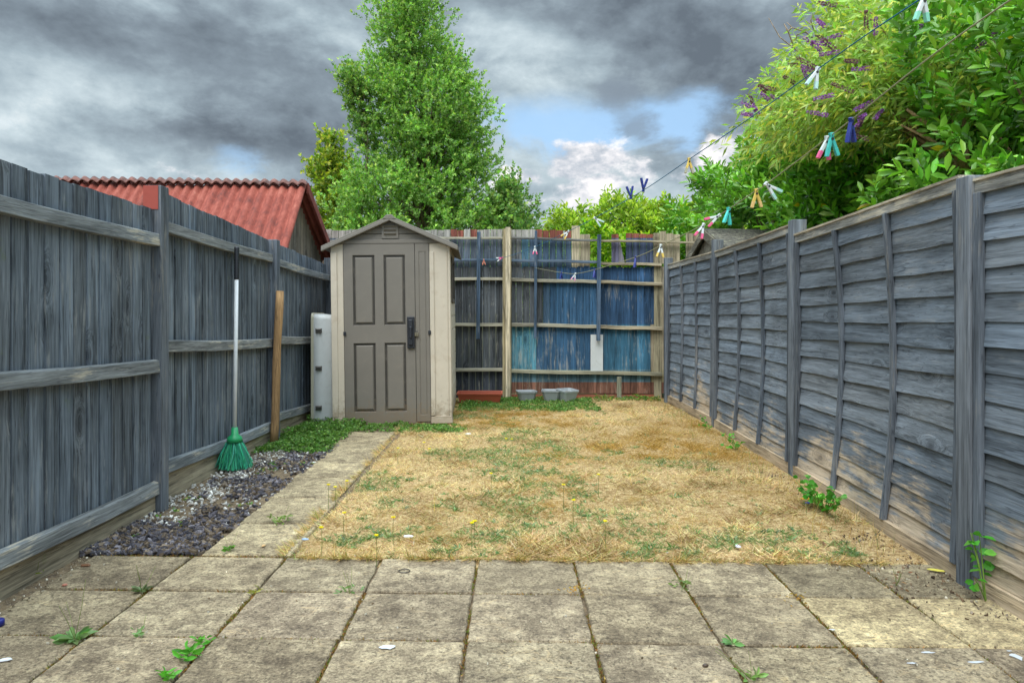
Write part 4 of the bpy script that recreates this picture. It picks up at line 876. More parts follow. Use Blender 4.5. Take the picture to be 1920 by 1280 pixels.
# ------------------------------------------------------------------ trees and shrubs
def sph(n, zbias=0.):
    a = unit(rng.normal(size=(n, 3))); a[:, 2] += zbias; return unit(a)
def env_tree(name, label, base, env, nclump, nsh, nl, leafL, c_leaf, var, mixc, mixp, depth=.85, clump_r=.42, group=None, width=.34, trunk_r=.16, ang=.9, mat='leaf', shlen=.26):
    """env: rows (z, xmin, xmax); clumps fill that outline in depth too, each fed by a limb from the trunk"""
    bxx, byy = base; t = empty(name, (bxx, byy, -.05)); tag(t, label, 'tree', group)
    zs = np.array([e[0] for e in env]); lo = np.array([e[1] for e in env]); hi = np.array([e[2] for e in env])
    Cc = []; z = rng.uniform(zs.min(), zs.max(), nclump * 6)
    wdt = np.interp(z, zs, hi - lo); keep = rng.random(len(z)) < wdt / (hi - lo).max(); z = z[keep][:nclump]; n = len(z)
    a = rng.random(n) * 2 * math.pi; r_ = rng.random(n) ** .38
    l_, h_ = np.interp(z, zs, lo), np.interp(z, zs, hi); cx_ = (l_ + h_) / 2; hw = (h_ - l_) / 2
    X_ = cx_ + np.cos(a) * r_ * np.maximum(hw - clump_r * .5, .08); Y_ = byy + np.sin(a) * r_ * hw.clip(0, 1.9) * depth
    Cn = np.stack([X_ - bxx, Y_ - byy, z + .05], 1)
    top = zs.max(); mb = MB(); tp = [(.05 * math.sin(i), .04 * math.cos(i * 1.3), top * .97 * i / 9) for i in range(10)]
    tcx = lambda zz: float(np.interp(zz, zs, (lo + hi) / 2) - bxx) * min(1, zz / max(zs.min(), .1))
    tp = [(p_[0] + tcx(p_[2]), p_[1], p_[2]) for p_ in tp]
    mb.tube(tp, [trunk_r * (1 - .92 * i / 9) + .008 for i in range(10)], 9, srgb(118, 104, 86)); mb.build('trunk', M['bark'], t, True)
    mb = MB()
    for q in Cn[:: max(1, len(Cn) // 160)]:
        zb_ = max(.3, q[2] - .35 * math.hypot(q[0], q[1]) - .5); s_ = Vector((tcx(zb_), 0, zb_)); e_ = Vector(q); md = s_.lerp(e_, .5) + Vector((0, 0, -.06)); mb.tube([s_, md, e_], [trunk_r * .22, trunk_r * .12, .008], 5, srgb(112, 98, 80))
    mb.build('limbs', M['bark'], t, True)
    i = np.repeat(np.arange(n), nsh); out = unit(np.stack([Cn[:, 0] - (cx_ - bxx), Cn[:, 1], np.full(n, .5)], 1))
    Bs = Cn[i] + rng.normal(size=(len(i), 3)) * clump_r * np.array([.48, .48, .36]); Ds = out[i] * .7 + rng.normal(size=(len(i), 3)) * .6 + np.array([0, 0, .35])
    Ls = rng.uniform(.6, 1.2, len(i)) * shlen
    P, D, T, si = shoots(Bs, Ds, Ls, nl, ang, .1)
    cv = np.exp(rng.normal(size=n) * .16); C = tint(len(P), c_leaf, var, mixc, mixp) * cv[i][si][:, None]
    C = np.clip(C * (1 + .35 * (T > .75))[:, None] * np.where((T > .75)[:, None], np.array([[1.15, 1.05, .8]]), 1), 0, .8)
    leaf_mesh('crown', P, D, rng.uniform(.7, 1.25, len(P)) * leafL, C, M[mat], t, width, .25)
    return t
def envpx(rows, Y): return [(CAMZ + (HY - py) / F_PX * Y, (a - HX) / F_PX * Y, (b2 - HX) / F_PX * Y) for py, a, b2 in rows][::-1]
YT = 16.
env_tree('broadleaf_tree', 'tall green broadleaf tree rising behind the garden shed', ((775 - HX) / F_PX * YT, YT),
    envpx([(-6, 700, 840), (30, 692, 850), (70, 690, 858), (110, 690, 858), (150, 690, 880), (190, 690, 905), (230, 692, 924), (270, 690, 924), (320, 662, 922), (350, 645, 925), (380, 630, 940), (410, 620, 965), (440, 612, 985), (520, 615, 985)], YT),
    480, 20, 14, 0.064, srgb(122, 162, 80), .26, srgb(150, 178, 104), .18, clump_r=.42)
env_tree('broadleaf_tree', 'low spreading side tree whose crown droops right of the tall tree', ((950 - HX) / F_PX * 15.3, 15.3),
    envpx([(352, 935, 965), (375, 925, 990), (400, 915, 1010), (430, 905, 1020), (500, 900, 1015)], 15.3), 56, 14, 12, .08, srgb(110, 148, 80), .24, srgb(128, 148, 84), .2, clump_r=.3, trunk_r=.07)
env_tree('broadleaf_tree', 'small ragged branch crown jutting out left of the tall tree', ((655 - HX) / F_PX * 15.6, 15.6),
    envpx([(135, 640, 670), (155, 624, 700), (180, 632, 705), (205, 655, 700), (280, 680, 700)], 15.6), 34, 11, 11, .08, srgb(112, 150, 80), .24, srgb(150, 172, 96), .2, clump_r=.26, trunk_r=.05)
env_tree('broadleaf_tree', 'smaller yellow-green tree between the red roof and the tall tree', ((620 - HX) / F_PX * 17.5, 17.5),
    envpx([(262, 612, 632), (290, 592, 648), (320, 578, 655), (340, 574, 660), (370, 588, 665), (440, 600, 680)], 17.5), 64, 12, 11, .095, srgb(122, 150, 52), .26, srgb(176, 180, 74), .25, clump_r=.3, trunk_r=.07)

def bush(name, label, cen, rad, nsh, nl, leafL, c_leaf, var, mixc, mixp, group=None, width=.17, zmin=.4, ang=1.0, droop=.05, mat='laurel', nin=.35, shape='oval', lump=.16, cat='shrub', shlen=.24, face=None):
    t = empty(name, (cen[0], cen[1], 0)); tag(t, label, cat, group)
    d_ = sph(nsh * 3, .12)
    if face is not None: d_ = d_[(d_ @ np.array(face)) > -.45]
    d_ = d_[:nsh]; n = len(d_)
    lum = 1 + lump * np.sin(d_[:, 0] * 7 + 1) * np.sin(d_[:, 1] * 8 + 2) + lump * .8 * np.sin(d_[:, 2] * 11 + d_[:, 0] * 5) + rng.normal(size=n) * .035
    r_ = np.where(rng.random(n) < nin, rng.uniform(.55, .95, n), 1.) * lum
    Bs = d_ * np.array(rad) * r_[:, None] + np.array([0, 0, cen[2]]); wx, wy = Bs[:, 0] + cen[0], Bs[:, 1] + cen[1]
    k = (Bs[:, 2] > zmin) & ~((wx < 2.42) & (Bs[:, 2] < 2.15) & (wy < 9.5)) & ~((wx < 3.75) & (wy > 7.0) & (wy < 9.62) & (Bs[:, 2] < 2.36)); Bs, dd, r_ = Bs[k], d_[k], r_[k]; n = len(Bs)
    Ds = dd * .9 + np.array([0, 0, .55]) + rng.normal(size=(n, 3)) * .35; Ls = rng.uniform(.6, 1.3, n) * shlen
    P, D, T, si = shoots(Bs - unit(Ds) * Ls[:, None] * .5, Ds, Ls, nl, ang, droop)
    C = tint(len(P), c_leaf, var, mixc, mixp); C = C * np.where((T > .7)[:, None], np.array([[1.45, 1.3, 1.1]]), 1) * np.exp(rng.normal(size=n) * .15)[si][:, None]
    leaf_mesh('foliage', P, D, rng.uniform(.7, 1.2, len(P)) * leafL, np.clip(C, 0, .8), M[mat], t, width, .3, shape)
    mb = MB(); rs2 = random.Random(len(label))
    for q in Bs[:: max(1, n // 46)]:
        s_ = Vector((rs2.uniform(-.25, .25), rs2.uniform(-.25, .25), .0)); e_ = Vector(q) * .93; md = s_.lerp(e_, .5) + Vector((0, 0, .15)); mb.tube([s_, md, e_], [.03, .018, .006], 6, srgb(120, 98, 72))
    mb.build('stems', M['bark'], t, True); return t
LG = srgb(104, 156, 54); LY = srgb(196, 176, 40)
FC = (-.72, -.55, .42)
G_ = 'laurels beyond the right fence'
bush('laurel_bush', 'nearest glossy laurel, filling the right edge above the nearest fence panels', (4.35, 4.6, 1.75), (1.7, 1.9, 1.85), 4200, 12, .10, LG, .26, LY, .006, G_, face=FC, shlen=.26)
bush('laurel_bush', 'big dark laurel behind the purple-flowered shrub', (4.45, 7.1, 1.8), (1.75, 1.9, 2.0), 4200, 12, .115, LG, .26, LY, .012, G_, face=FC, shlen=.26)
bush('laurel_bush', 'lower laurel spilling beyond the mossy little roof', (3.65, 10.2, 1.35), (1.38, 1.4, 1.66), 2200, 12, .12, LG, .26, LY, .006, G_, face=FC, shlen=.26)
bush('laurel_bush', 'bushy laurel standing below the purple-flowered shrub, left of its arching stems', (3.62, 8.5, 1.45), (1.3, 1.3, 1.72), 2400, 12, .11, LG, .26, LY, .006, G_, face=FC, shlen=.26)
bush('laurel_bush', 'tallest laurel at the top right corner, behind the others', (6.7, 8.4, 2.9), (2.6, 2.4, 3.1), 3000, 12, .15, LG, .26, LY, .006, G_, face=FC, shlen=.32)
HG = srgb(128, 158, 54)
for (x, y, z, r1, r2, r3, n_, lb) in ((1.15, 12.4, 1.45, .85, .8, 1.38, 1300, 'yellow-green hedge shrub at the left end of the far hedge, beside the open sky'),
        (2.0, 12.3, 1.5, .9, .8, 1.55, 1500, 'yellow-green hedge shrub with the highest tips in the far hedge'), (2.85, 12.4, 1.45, .9, .85, 1.5, 1400, 'yellow-green hedge shrub right of the tallest one in the far hedge'),
        (3.7, 12.5, 1.4, 1.0, .85, 1.6, 1100, 'yellow-green hedge shrub joining the laurel, right end of the far hedge')):
    bush('hedge_shrub', lb, (x, y, z), (r1, r2, r3), n_, 10, .11, HG, .22, srgb(170, 196, 70), .2, 'hedge shrubs behind the back fence', width=.16, face=(0, -.8, .5), shlen=.26, lump=.1, mat='leaf')
# trailing leaves hanging through the gaps of the back fence are the hedge's own, grown close to the boards
bush('climbing_shrub', 'bright green shrub pressing against the gaps of the back fence', (1.5, 10.3, 1.55), (1.0, .38, .75), 900, 9, .085, srgb(112, 156, 34), .22, srgb(170, 196, 70), .2, None, width=.2, face=(0, -.8, .3), shlen=.2, zmin=1.0, mat='leaf')

# butterfly bush
bd = empty('butterfly_bush', (3.15, 4.95, 0)); tag(bd, 'tall arching shrub with purple flower spikes and bare twigs over the right fence', 'shrub')
O = Vector((3.15, 4.95, 0)); mb = MB(); tipsB = []; rs4 = random.Random(5)
limbs = []
for k_ in range(44):
    px = rs4.uniform(1445, 1780); pyy = rs4.uniform(-40, 255); 
    if px < 1560 and pyy < 60 + (1560 - px) * .95: pyy = 60 + (1560 - px) * .95 + rs4.uniform(0, 120)
    if px > 1650 and pyy > 220: pyy = rs4.uniform(0, 220)
    Yd = rs4.uniform(5.3, 7.0) if px < 1600 else rs4.uniform(4.9, 6.2)
    e_ = Vector(at(px, pyy, Yd)) - O; s_ = Vector(at(1815, 325, 4.75)) - O; s0 = Vector((0, 0, 0))
    m1 = s_.lerp(e_, .35) + Vector((0, 0, .25)); m2 = s_.lerp(e_, .72) + Vector((0, 0, .22))
    pts = line_pts([s_, m1, m2, e_], 5); limbs.append(pts)
    mb.tube(pts, [max(.004, .017 * (1 - i / len(pts))) for i in range(len(pts))], 6, srgb(150, 122, 88))
mb.tube([(0, 0, -.05), Vector((-.05, -.1, 1.)), s_], [.05, .042, .034], 8, srgb(150, 124, 92))
for (pA, pB, pC, r_) in (((1815, 322), (1770, 255), (1700, 205), .024), ((1800, 300), (1745, 262), (1690, 235), .015), ((1795, 290), (1780, 240), (1760, 210), .014)):
    mb.tube([Vector(at(*pA, 4.75)) - O, Vector(at(*pB, 4.7)) - O, Vector(at(*pC, 4.8)) - O], [r_, r_ * .8, r_ * .4], 7, srgb(168, 136, 98))
mb.build('branches', M['bark'], bd, True)
mb = MB()                                                  # bare dead twigs against the sky
for poly in (((1515, 112), (1490, 92), (1462, 70), (1441, 34)), ((1490, 92), (1478, 60), (1470, 45)), ((1532, 78), (1510, 60), (1485, 52), (1475, 42)), ((1532, 78), (1526, 50), (1512, 40)), ((1526, 55), (1520, 40), (1523, 28)), ((1485, 52), (1478, 58), (1474, 56)), ((1560, 130), (1532, 78)), ((1560, 150), (1515, 112)), ((1510, 60), (1494, 66), (1491, 82))):
    mb.tube([Vector(at(*q, 6.3)) - O for q in poly], [.008 - .0018 * i for i in range(len(poly))], 5, srgb(150, 130, 110))
mb.build('dead_twigs', M['bark'], bd, True)
Bs = []; Ds = []
for pts in limbs:
    for i in range(4, len(pts)):
        for _ in range(7):
            Bs.append(pts[i] + Vector((rs4.gauss(0, .12), rs4.gauss(0, .12), rs4.gauss(0, .08)))); dv = (pts[i] - pts[i - 2]).normalized(); Ds.append(dv * .8 + Vector((rs4.gauss(0, .6), rs4.gauss(0, .6), rs4.gauss(0, .45))))
Bs = np.array([tuple(q) for q in Bs]); Ds = np.array([tuple(q) for q in Ds])
P, D, T, si = shoots(Bs, Ds, rng.uniform(.12, .28, len(Bs)), 8, .8, .35)
leaf_mesh('foliage', P, D, rng.uniform(.05, .10, len(P)), tint(len(P), srgb(156, 184, 92), .26, srgb(206, 206, 92), .18), M['leaf'], bd, .13, .25)
mbf = None
spikes = [(1410, 190), (1402, 215), (1435, 182), (1455, 185), (1440, 165), (1430, 167), (1418, 207), (1445, 205), (1405, 200), (1490, 122), (1512, 118), (1515, 130), (1540, 82), (1525, 84), (1550, 80), (1540, 44), (1552, 8), (1624, 38), (1642, 50), (1720, 61), (1560, 70), (1598, 115), (1615, 129), (1511, 142), (1545, 182), (1533, 213), (1618, 199), (1616, 219), (1647, 215), (1608, 257), (1613, 229), (1480, 150), (1580, 165), (1848, 78), (1555, 100), (1610, 240)]
for px, pyy in spikes:
    Yd = 5.35 if px < 1500 else 4.75; c0 = Vector(at(px, pyy, Yd)) - O; dv = Vector((rs4.uniform(-1, -.3) if px < 1600 else rs4.uniform(-.7, .6), rs4.uniform(-.4, .2), rs4.uniform(-.1, .45))).normalized()
    if px == 1642 or px == 1624: dv = Vector((0, 0, 1))
    Ln = rs4.uniform(.09, .16); n = 110; t_ = rng.random(n); a = rng.random(n) * 6.283; e1 = dv.cross(Vector((0, .3, 1))).normalized(); e2 = dv.cross(e1)
    rad_ = .013 * (1 - .75 * t_); P = np.array(c0)[None] + np.outer(t_ - .5, np.array(dv)) * Ln
    O2 = np.outer(np.cos(a), np.array(e1)) + np.outer(np.sin(a), np.array(e2)); cc = srgb(160, 104, 184) if rs4.random() < .75 else srgb(128, 92, 104)
    leaf_mesh('flower_spike', P + O2 * rad_[:, None] * .4, O2 + np.array(dv) * .4, np.full(n, .015), tint(n, cc, .25), M['leaf'], bd, .4, .2)

# ------------------------------------------------------------------ ground details
# slate chips and white pebbles
def shards(name, n, reg, smin, smax, cols, flat, label, dens=None):
    x0, x1, y0, y1 = reg; x = rng.uniform(x0, x1, n * 3); y = y0 + (y1 - y0) * rng.random(n * 3) ** 1.2
    k = rng.random(n * 3) < (1. if dens is None else dens(x, y)); x, y = x[k][:n], y[k][:n]; n = len(x)
    K = 5; a = np.sort(rng.random((n, K)), 1) * 2 * math.pi + rng.random((n, 1)) * 6; s = rng.uniform(smin, smax, (n, 1)); el_ = rng.uniform(.4, 1, (n, 1))
    lx, ly = np.cos(a) * s, np.sin(a) * s * el_; rot = rng.random((n, 1)) * 6.283; ax = lx * np.cos(rot) - ly * np.sin(rot); ay = lx * np.sin(rot) + ly * np.cos(rot)
    tx, ty = rng.normal(size=(n, 1)) * flat, rng.normal(size=(n, 1)) * flat; zc = rng.uniform(0, .016, (n, 1)) - .006; th_ = s * .28
    zt_ = zc + ax * tx + ay * ty; top = np.stack([x[:, None] + ax * .9, y[:, None] + ay * .9, zt_ + th_], -1); bot = np.stack([x[:, None] + ax, y[:, None] + ay, zt_ - .004], -1)
    V = np.concatenate([top, bot], 1).reshape(-1, 3); b_ = np.arange(n)[:, None] * 10
    C = np.array(cols)[rng.integers(0, len(cols), n)] * np.exp(rng.normal(size=(n, 1)) * .25); me = bpy.data.meshes.new(name)
    Ft = (b_ + np.arange(5)); Fl = np.concatenate([b_ + np.array([i, (i + 5), (i + 1) % 5 + 5, (i + 1) % 5]) for i in range(5)])
    me.from_pydata(V.tolist(), [], Ft.tolist() + Fl.tolist()); me.update(); at_ = me.color_attributes.new('Col', 'FLOAT_COLOR', 'POINT')
    at_.data.foreach_set('color', np.hstack([np.repeat(C, 10, 0), np.ones((len(V), 1))]).astype(np.float32).ravel())
    o = link_mesh(me, name, M['chips'], None); tag(o, label, 'gravel', kind='stuff')
sl_d = lambda x, y: np.clip(1.1 - .26 * (y - 3.4) - np.where(x < -1.82, .6, 0) * (y > 4) + vnoise(x, y, 7, 9) * 1.6 - 1.0, 0, 1)
shards('slate_chippings', 3900, (-2.07, -1.49, 3.45, 6.5), .007, .024, [srgb(84, 80, 86), srgb(66, 64, 70), srgb(108, 103, 108), srgb(118, 104, 88), srgb(98, 84, 68)], .3, 'purple-grey slate chippings between the left fence and the path', sl_d)
wp_d = lambda x, y: np.clip(np.where(x < -1.82, 1., .3) * (vnoise(x, y, 4, 10) + .2), 0, 1)
shards('white_pebbles', 1150, (-2.12, -1.5, 3.9, 6.2), .006, .016, [srgb(196, 194, 188), srgb(176, 172, 166), srgb(214, 212, 204), srgb(160, 150, 140)], .25, 'small white pebbles scattered along the foot of the left fence', wp_d)
shards('fine_grit', 1500, (-2.05, 1.95, 2.3, 3.45), .002, .006, [srgb(150, 136, 112), srgb(112, 96, 76), srgb(196, 188, 170)], .2, 'grit and crumbs of soil lying on the patio', lambda x, y: np.clip(.06 + np.where(x > 1.2, .7, 0) * (y > 2.85) * (x > 1.2 + (3.4 - y)) + np.where(x < -1.93, 1, 0), 0, 1))

def weed_cover(name, label, reg_pts, n, leafL, c, mixc, hmax=.07, dens=None, shp='diamond', width=.3):
    x = rng.uniform(reg_pts[0], reg_pts[1], n); y = rng.uniform(reg_pts[2], reg_pts[3], n)
    if dens is not None: k = rng.random(n) < dens(x, y); x, y = x[k], y[k]
    n = len(x); P0 = np.stack([x, y, np.full(n, .0) + rng.random(n) * hmax * vnoise(x, y, 5, 12)], 1)
    P, D, L = rosette(P0, rng.uniform(.6, 1.2, n) * leafL, 5, .6)
    tag(leaf_mesh(name, P, D, L, tint(len(P), c, .28, mixc, .25), M['leaf'], None, width, .2, shp), label, 'weeds', kind='stuff')
gc = srgb(88, 126, 56); gl = srgb(130, 162, 84)
edge = lambda x0, x1, y0, y1: (lambda x, y: np.clip(np.minimum(np.minimum(x - x0, x1 - x), np.minimum(y - y0, y1 - y)) * 5 + vnoise(x, y, 4, 14) - .35, 0, 1))
weed_cover('ground_cover', 'leafy green weeds around the stake, between fence and path', (-2.12, -1.5, 5.9, 7.5), 3000, .028, gc, gl, .09, edge(-2.4, -1.45, 5.8, 7.9))
weed_cover('ground_cover', 'sparse green seedlings sprouting among the slate chippings', (-2.0, -1.5, 3.6, 6.3), 1500, .022, gc, srgb(150, 150, 80), .02, lambda x, y: np.clip(vnoise(x, y, 6, 77) * 2 - 1.35, 0, 1))
weed_cover('ground_cover', 'green weeds growing along the front of the garden shed', (-1.6, -.45, 6.9, 7.38), 900, .025, gc, gl, .05, edge(-1.7, -.4, 6.8, 7.7))
weed_cover('ground_cover', 'trailing green weeds under the planter and the grey pots', (-.62, 1.05, 8.2, 9.6), 4200, .026, gc, gl, .05, edge(-.9, 1.15, 8.35, 9.9))
weed_cover('ground_cover', 'small green weeds at the foot of the back fence beside the right fence', (1.1, 1.95, 9.3, 9.6), 260, .03, gc, srgb(150, 150, 70), .10)
shards('leaf_litter', 1100, (1.0, 1.93, 2.7, 5.2), .002, .009, [srgb(104, 82, 62), srgb(84, 68, 54), srgb(156, 136, 108), srgb(122, 110, 94)], .6, 'brown leaf litter and twiggy bits along the foot of the right fence', lambda x, y: np.clip(1.3 - 3.2 * (1.93 - x) + (y > 3.3) * .1 - (y > 3.9) * .2 + (vnoise(x, y, 6, 50) - .5) * .8, 0, 1))
# moss and dry tufts in the joints
jx, jy, jc = [], [], []
for i, x in enumerate(xs[1:-1]):
    n = 900; yy = rng.uniform(2.0, 3.36, n); k = rng.random(n) < np.clip(vnoise(yy * 1.0 + i * 3, yy * 0 + i, 6, 30 + i) * 1.7 - .55, 0, 1); jx.append(x + rng.normal(size=k.sum()) * .006); jy.append(yy[k] - .03 * x)
for j, y in enumerate(ys[:3]):
    n = 2600; x_ = rng.uniform(-1.95, 1.9, n); k = rng.random(n) < np.clip(vnoise(x_, x_ * 0 + j, 5, 40 + j) * 1.8 - .85 + (j == 0) * .5, 0, 1); jx.append(x_[k]); jy.append(y - .03 * x_[k] + rng.normal(size=k.sum()) * (.006 + .008 * (j == 0)))
x_ = np.concatenate(jx); y_ = np.concatenate(jy); n = len(x_)
P = np.repeat(np.stack([x_, y_, np.full(n, -.008)], 1), 3, 0); n = len(P); D = rng.normal(size=(n, 3)) * np.array([.8, .8, .3]) + np.array([0, 0, .7])
tag(leaf_mesh('joint_moss', P + rng.normal(size=(n, 3)) * np.array([.004, .004, .001]), D, rng.uniform(.006, .016, n), tint(n, srgb(128, 98, 56), .3, srgb(104, 116, 52), .25), M['grass'], None, .22, 0, 'blade'), 'brown moss and dry bits in the slab joints', 'moss', kind='stuff')

def weed(name, loc, label, n, L_, c, cat='weed', rise=.5, width=.17, grp=None, stems=0, mixc=None, shape='oval', sh_=0.):
    t = empty(name, loc); tag(t, label, cat, grp)
    a = np.arange(n) * 2.4 + rng.random() * 6; D = np.stack([np.cos(a), np.sin(a), rise * rng.uniform(.3, 1.4, n)], 1)
    leaf_mesh('leaves', D * .004 + np.stack([rng.normal(size=n) * sh_, rng.normal(size=n) * sh_, rng.random(n) * sh_], 1), D, rng.uniform(.6, 1.15, n) * L_, tint(n, c, .2, mixc, .2), M['leaf'], t, width, .3, shape)
    if stems:
        mb = MB()
        for _ in range(stems): q = Vector((random.gauss(0, .4), random.gauss(0, .4), 1)).normalized() * L_ * random.uniform(2, 3.4); mb.tube([(0, 0, 0), q * .5 + Vector((.004, 0, 0)), q], [.0012, .001, .0007], 4, srgb(130, 140, 80))
        mb.build('stems', M['leaf'], t)
    return t
WG, WB = srgb(108, 140, 84), srgb(84, 150, 48); gp = 'weeds rooted in the patio joints'
for (px, pyy, lb, n, L_, c, st, sh_) in (
    (140, 1198, 'grey-green rosette weed in the second slab joint from the left', 22, .085, WG, 3, 0), (265, 1108, 'dark leafed weed tuft with tall dry stems by the gravel corner', 18, .055, srgb(92, 106, 70), 3, 0),
    (352, 1232, 'bright green weed, larger of a pair near the bottom left', 24, .055, WB, 0, .018), (378, 1207, 'bright green weed just above the larger one of the pair', 18, .045, WB, 0, .015),
    (312, 1274, 'bright green weed cut by the bottom edge of the picture', 18, .05, WB, 0, .015), (428, 1032, 'green grassy tuft at the near end of the path', 16, .05, srgb(96, 140, 52), 2, .01),
    (525, 981, 'flat grassy tuft lying across a path joint', 24, .05, srgb(118, 142, 72), 2, .03), (478, 1112, 'small yellow-green tuft where two slab joints cross', 12, .035, srgb(140, 140, 60), 0, .01),
    (262, 1190, 'tiny green weed in the joint right of the grey-green rosette', 10, .035, WG, 1, .01), (655, 1112, 'thin upright green weed in the centre-left joint', 14, .04, srgb(112, 142, 84), 4, .02),
    (1280, 1100, 'upright reddish green weed at the edge of the lawn', 18, .035, srgb(106, 128, 72), 5, .02), (1375, 1207, 'small star-shaped weed on the right-hand slabs', 12, .05, srgb(104, 146, 78), 0, 0),
    (1408, 1272, 'thin pale grass tuft at the bottom edge, right of centre', 14, .055, srgb(124, 156, 84), 3, .01), (65, 1080, 'straggling yellow-green weed at the foot of the left fence', 12, .05, srgb(130, 150, 60), 3, .02),
    (1490, 1125, 'brown mossy tuft in the joint beside the pale slab', 26, .025, srgb(142, 112, 44), 0, .03), (1082, 1112, 'orange-brown moss cushion where two joints cross', 34, .02, srgb(176, 134, 52), 0, .025),
    (1680, 1098, 'reddish dry weed straggling over the right-hand slabs', 22, .03, srgb(134, 98, 76), 5, .05)):
    x, y, _ = gnd(px, pyy); weed('small_weed', (x, y, .0), lb, n, L_ * .78, tuple(q * 1.15 for q in c), 'weed', .5, .16, gp, st, None, 'oval', sh_)
def bramble(loc, label, npt, sc, ex):
    t = empty('bramble_seedling', loc); tag(t, label, 'plant', 'young brambles against the right fence'); mb = MB(); Ps, Dd, Ll = [], [], []
    for k_ in range(npt):
        a = random.uniform(0, 6.28); e_ = Vector((-abs(math.cos(a)) * ex * random.uniform(.2, 1), math.sin(a) * ex * 1.2, random.uniform(.3, 1.)) ) * sc
        mb.tube([(0, 0, 0), e_ * .5 + Vector((0, 0, .04 * sc)), e_], [.003, .0024, .0015], 5, srgb(110, 140, 60))
        for j in range(5):
            b2 = Vector((random.gauss(0, 1), random.gauss(0, 1), random.uniform(-.3, .5))).normalized(); Ps.append(tuple(e_ * (1 - .14 * j) + Vector((0, 0, .14 * j * (1 - .14 * j) * .12 * sc)) + b2 * .008)); Dd.append(tuple(b2)); Ll.append(random.uniform(.05, .085) * (sc ** .4))
    mb.build('stems', M['bark'], t); n = len(Ps); leaf_mesh('leaves', np.array(Ps), np.array(Dd), np.array(Ll), tint(n, srgb(72, 148, 44), .22, srgb(110, 176, 66), .25), M['leaf'], t, .36, .22, 'oval')
bramble((1.80, 4.12, 0), 'bright green bramble seedling at the foot of the bowed fence panel', 22, .2, .8)
bramble((1.90, 2.88, 0), 'thin bramble climbing the nearest right-hand fence panel', 5, .27, .22)
bramble((1.93, 7.05, 0), 'small green seedling at the foot of the farther fence post', 5, .13, .7)
bramble((1.90, 6.05, 0), 'low trailing bramble between the two farther fence posts', 7, .13, .9)
# yellow flowers on thin stalks
FL = ['yellow flower among weeds beside the path, below the left edge of the shed door', 'yellow flower standing highest in the lawn, below the shed door handle', 'yellow flower just right of the highest one near the shed',
      'yellow flower leaning over the path edge halfway along', 'yellow flower in weeds by the path, above the pale blue scrap', 'yellow flower just left of the white feather scrap', 'left one of two yellow flowers growing together in mid-lawn',
      'right one of two yellow flowers growing together in mid-lawn', 'tall yellow flower in the centre of the lawn, below the grey pots', 'yellow flower alone, low in the right half of the lawn', 'small yellow flower a step up and left of the lone right-hand one',
      'yellow flower farthest right in the lawn', 'low yellow flower in the lawn nearest the bramble seedling', 'yellow flower nearest the left corner of the lawn', 'yellow flower between the left lawn corner and the pair in mid-lawn',
      'yellow flower over the path, left of two close together', 'yellow flower over the path, right of two close together', 'left one of two yellow flowers far back in the lawn', 'right one of two yellow flowers far back in the lawn']
fz = [(490, 237), (605, 212), (628, 240), (262, 383), (250, 525), (393, 625), (818, 570), (830, 562), (903, 350), (1270, 468), (1225, 400), (1380, 355), (1410, 562), (148, 590), (468, 545), (180, 400), (210, 410), (970, 195), (995, 197)]
mb = MB(); mb.tube([(0, 0, 0), (.004, .002, .07), (0, 0, .14)], [.0016, .0013, .001], 5, srgb(112, 128, 66))
fp = empty('yellow_flower', (0, 0, 0)); mb.build('stalk', M['leaf'], fp); a = np.arange(26) * 2.4
Dd = np.stack([np.cos(a), np.sin(a), .25 + .5 * (np.arange(26) % 3) / 3], 1); leaf_mesh('petals', np.tile(np.array([[0, 0, .14]]), (26, 1)), Dd, np.full(26, .013), np.tile(np.array(srgb(236, 222, 30)), (26, 1)), M['leaf'], fp, .25, .1)
for i, (zx, zy) in enumerate(fz):
    px, pyy = 540 + zx / 2.371, 740 + zy / 2.371; o = fp if i == 0 else copy_tree(fp)
    hh = .14; Y = F_PX * (CAMZ - hh) / (pyy - HY); o.location = ((px - HX) / F_PX * Y, Y, 0); s_ = random.uniform(.85, 1.15); o.scale = (1, 1, 1); o.rotation_euler = (0, 0, random.uniform(0, 6))
    tag(o, FL[i], 'flower', 'yellow flowers in the lawn')
# seed stalks in the lawn and dry grasses by the right fence
n = 700; x = np.where(rng.random(n) < .55, 1.92 - np.abs(rng.normal(size=n)) * .16, rng.uniform(-1, 1.9, n)); y = 3.4 + 6.1 * rng.random(n) ** 1.1; P = np.stack([x, y, lawn_h(x, y)], 1)
D = rng.normal(size=(n, 3)) * .3 + np.array([0, 0, 1]); tag(leaf_mesh('seed_stalks', P, D, rng.uniform(.05, .16, n), tint(n, srgb(186, 156, 92), .25, srgb(120, 132, 72), .3), M['grass'], None, .012, 0, 'blade'), 'thin dry seed stalks standing along the right fence', 'grass', kind='stuff')

# litter
def flat_bit(name, px, pyy, label, cat, c, w_, h_, z=.006, rot=0., ring=False):
    x, y, _ = gnd(px, pyy); mb = MB()
    if ring:
        mb.tube([(math.cos(a) * w_, math.sin(a) * h_, 0) for a in [i * math.pi / 12 for i in range(25)]], .002, 6, c, cap=False)
    else:
        K = 9; pts = [(math.cos(i * 2 * math.pi / K) * w_ * random.uniform(.6, 1.1), math.sin(i * 2 * math.pi / K) * h_ * random.uniform(.6, 1.1)) for i in range(K)]
        vs = [(p_[0], p_[1], 0) for p_ in pts] + [(p_[0] * .9, p_[1] * .9, .004) for p_ in pts] + [(0, 0, .007)]
        mb.add(vs, [(i, (i + 1) % K, K + (i + 1) % K, K + i) for i in range(K)] + [(K + i, K + (i + 1) % K, 2 * K) for i in range(K)], c)
    o = mb.build(name, M['plastic']); o.location = (x, y, z); o.rotation_euler = (0, 0, rot); tag(o, label, cat); return o
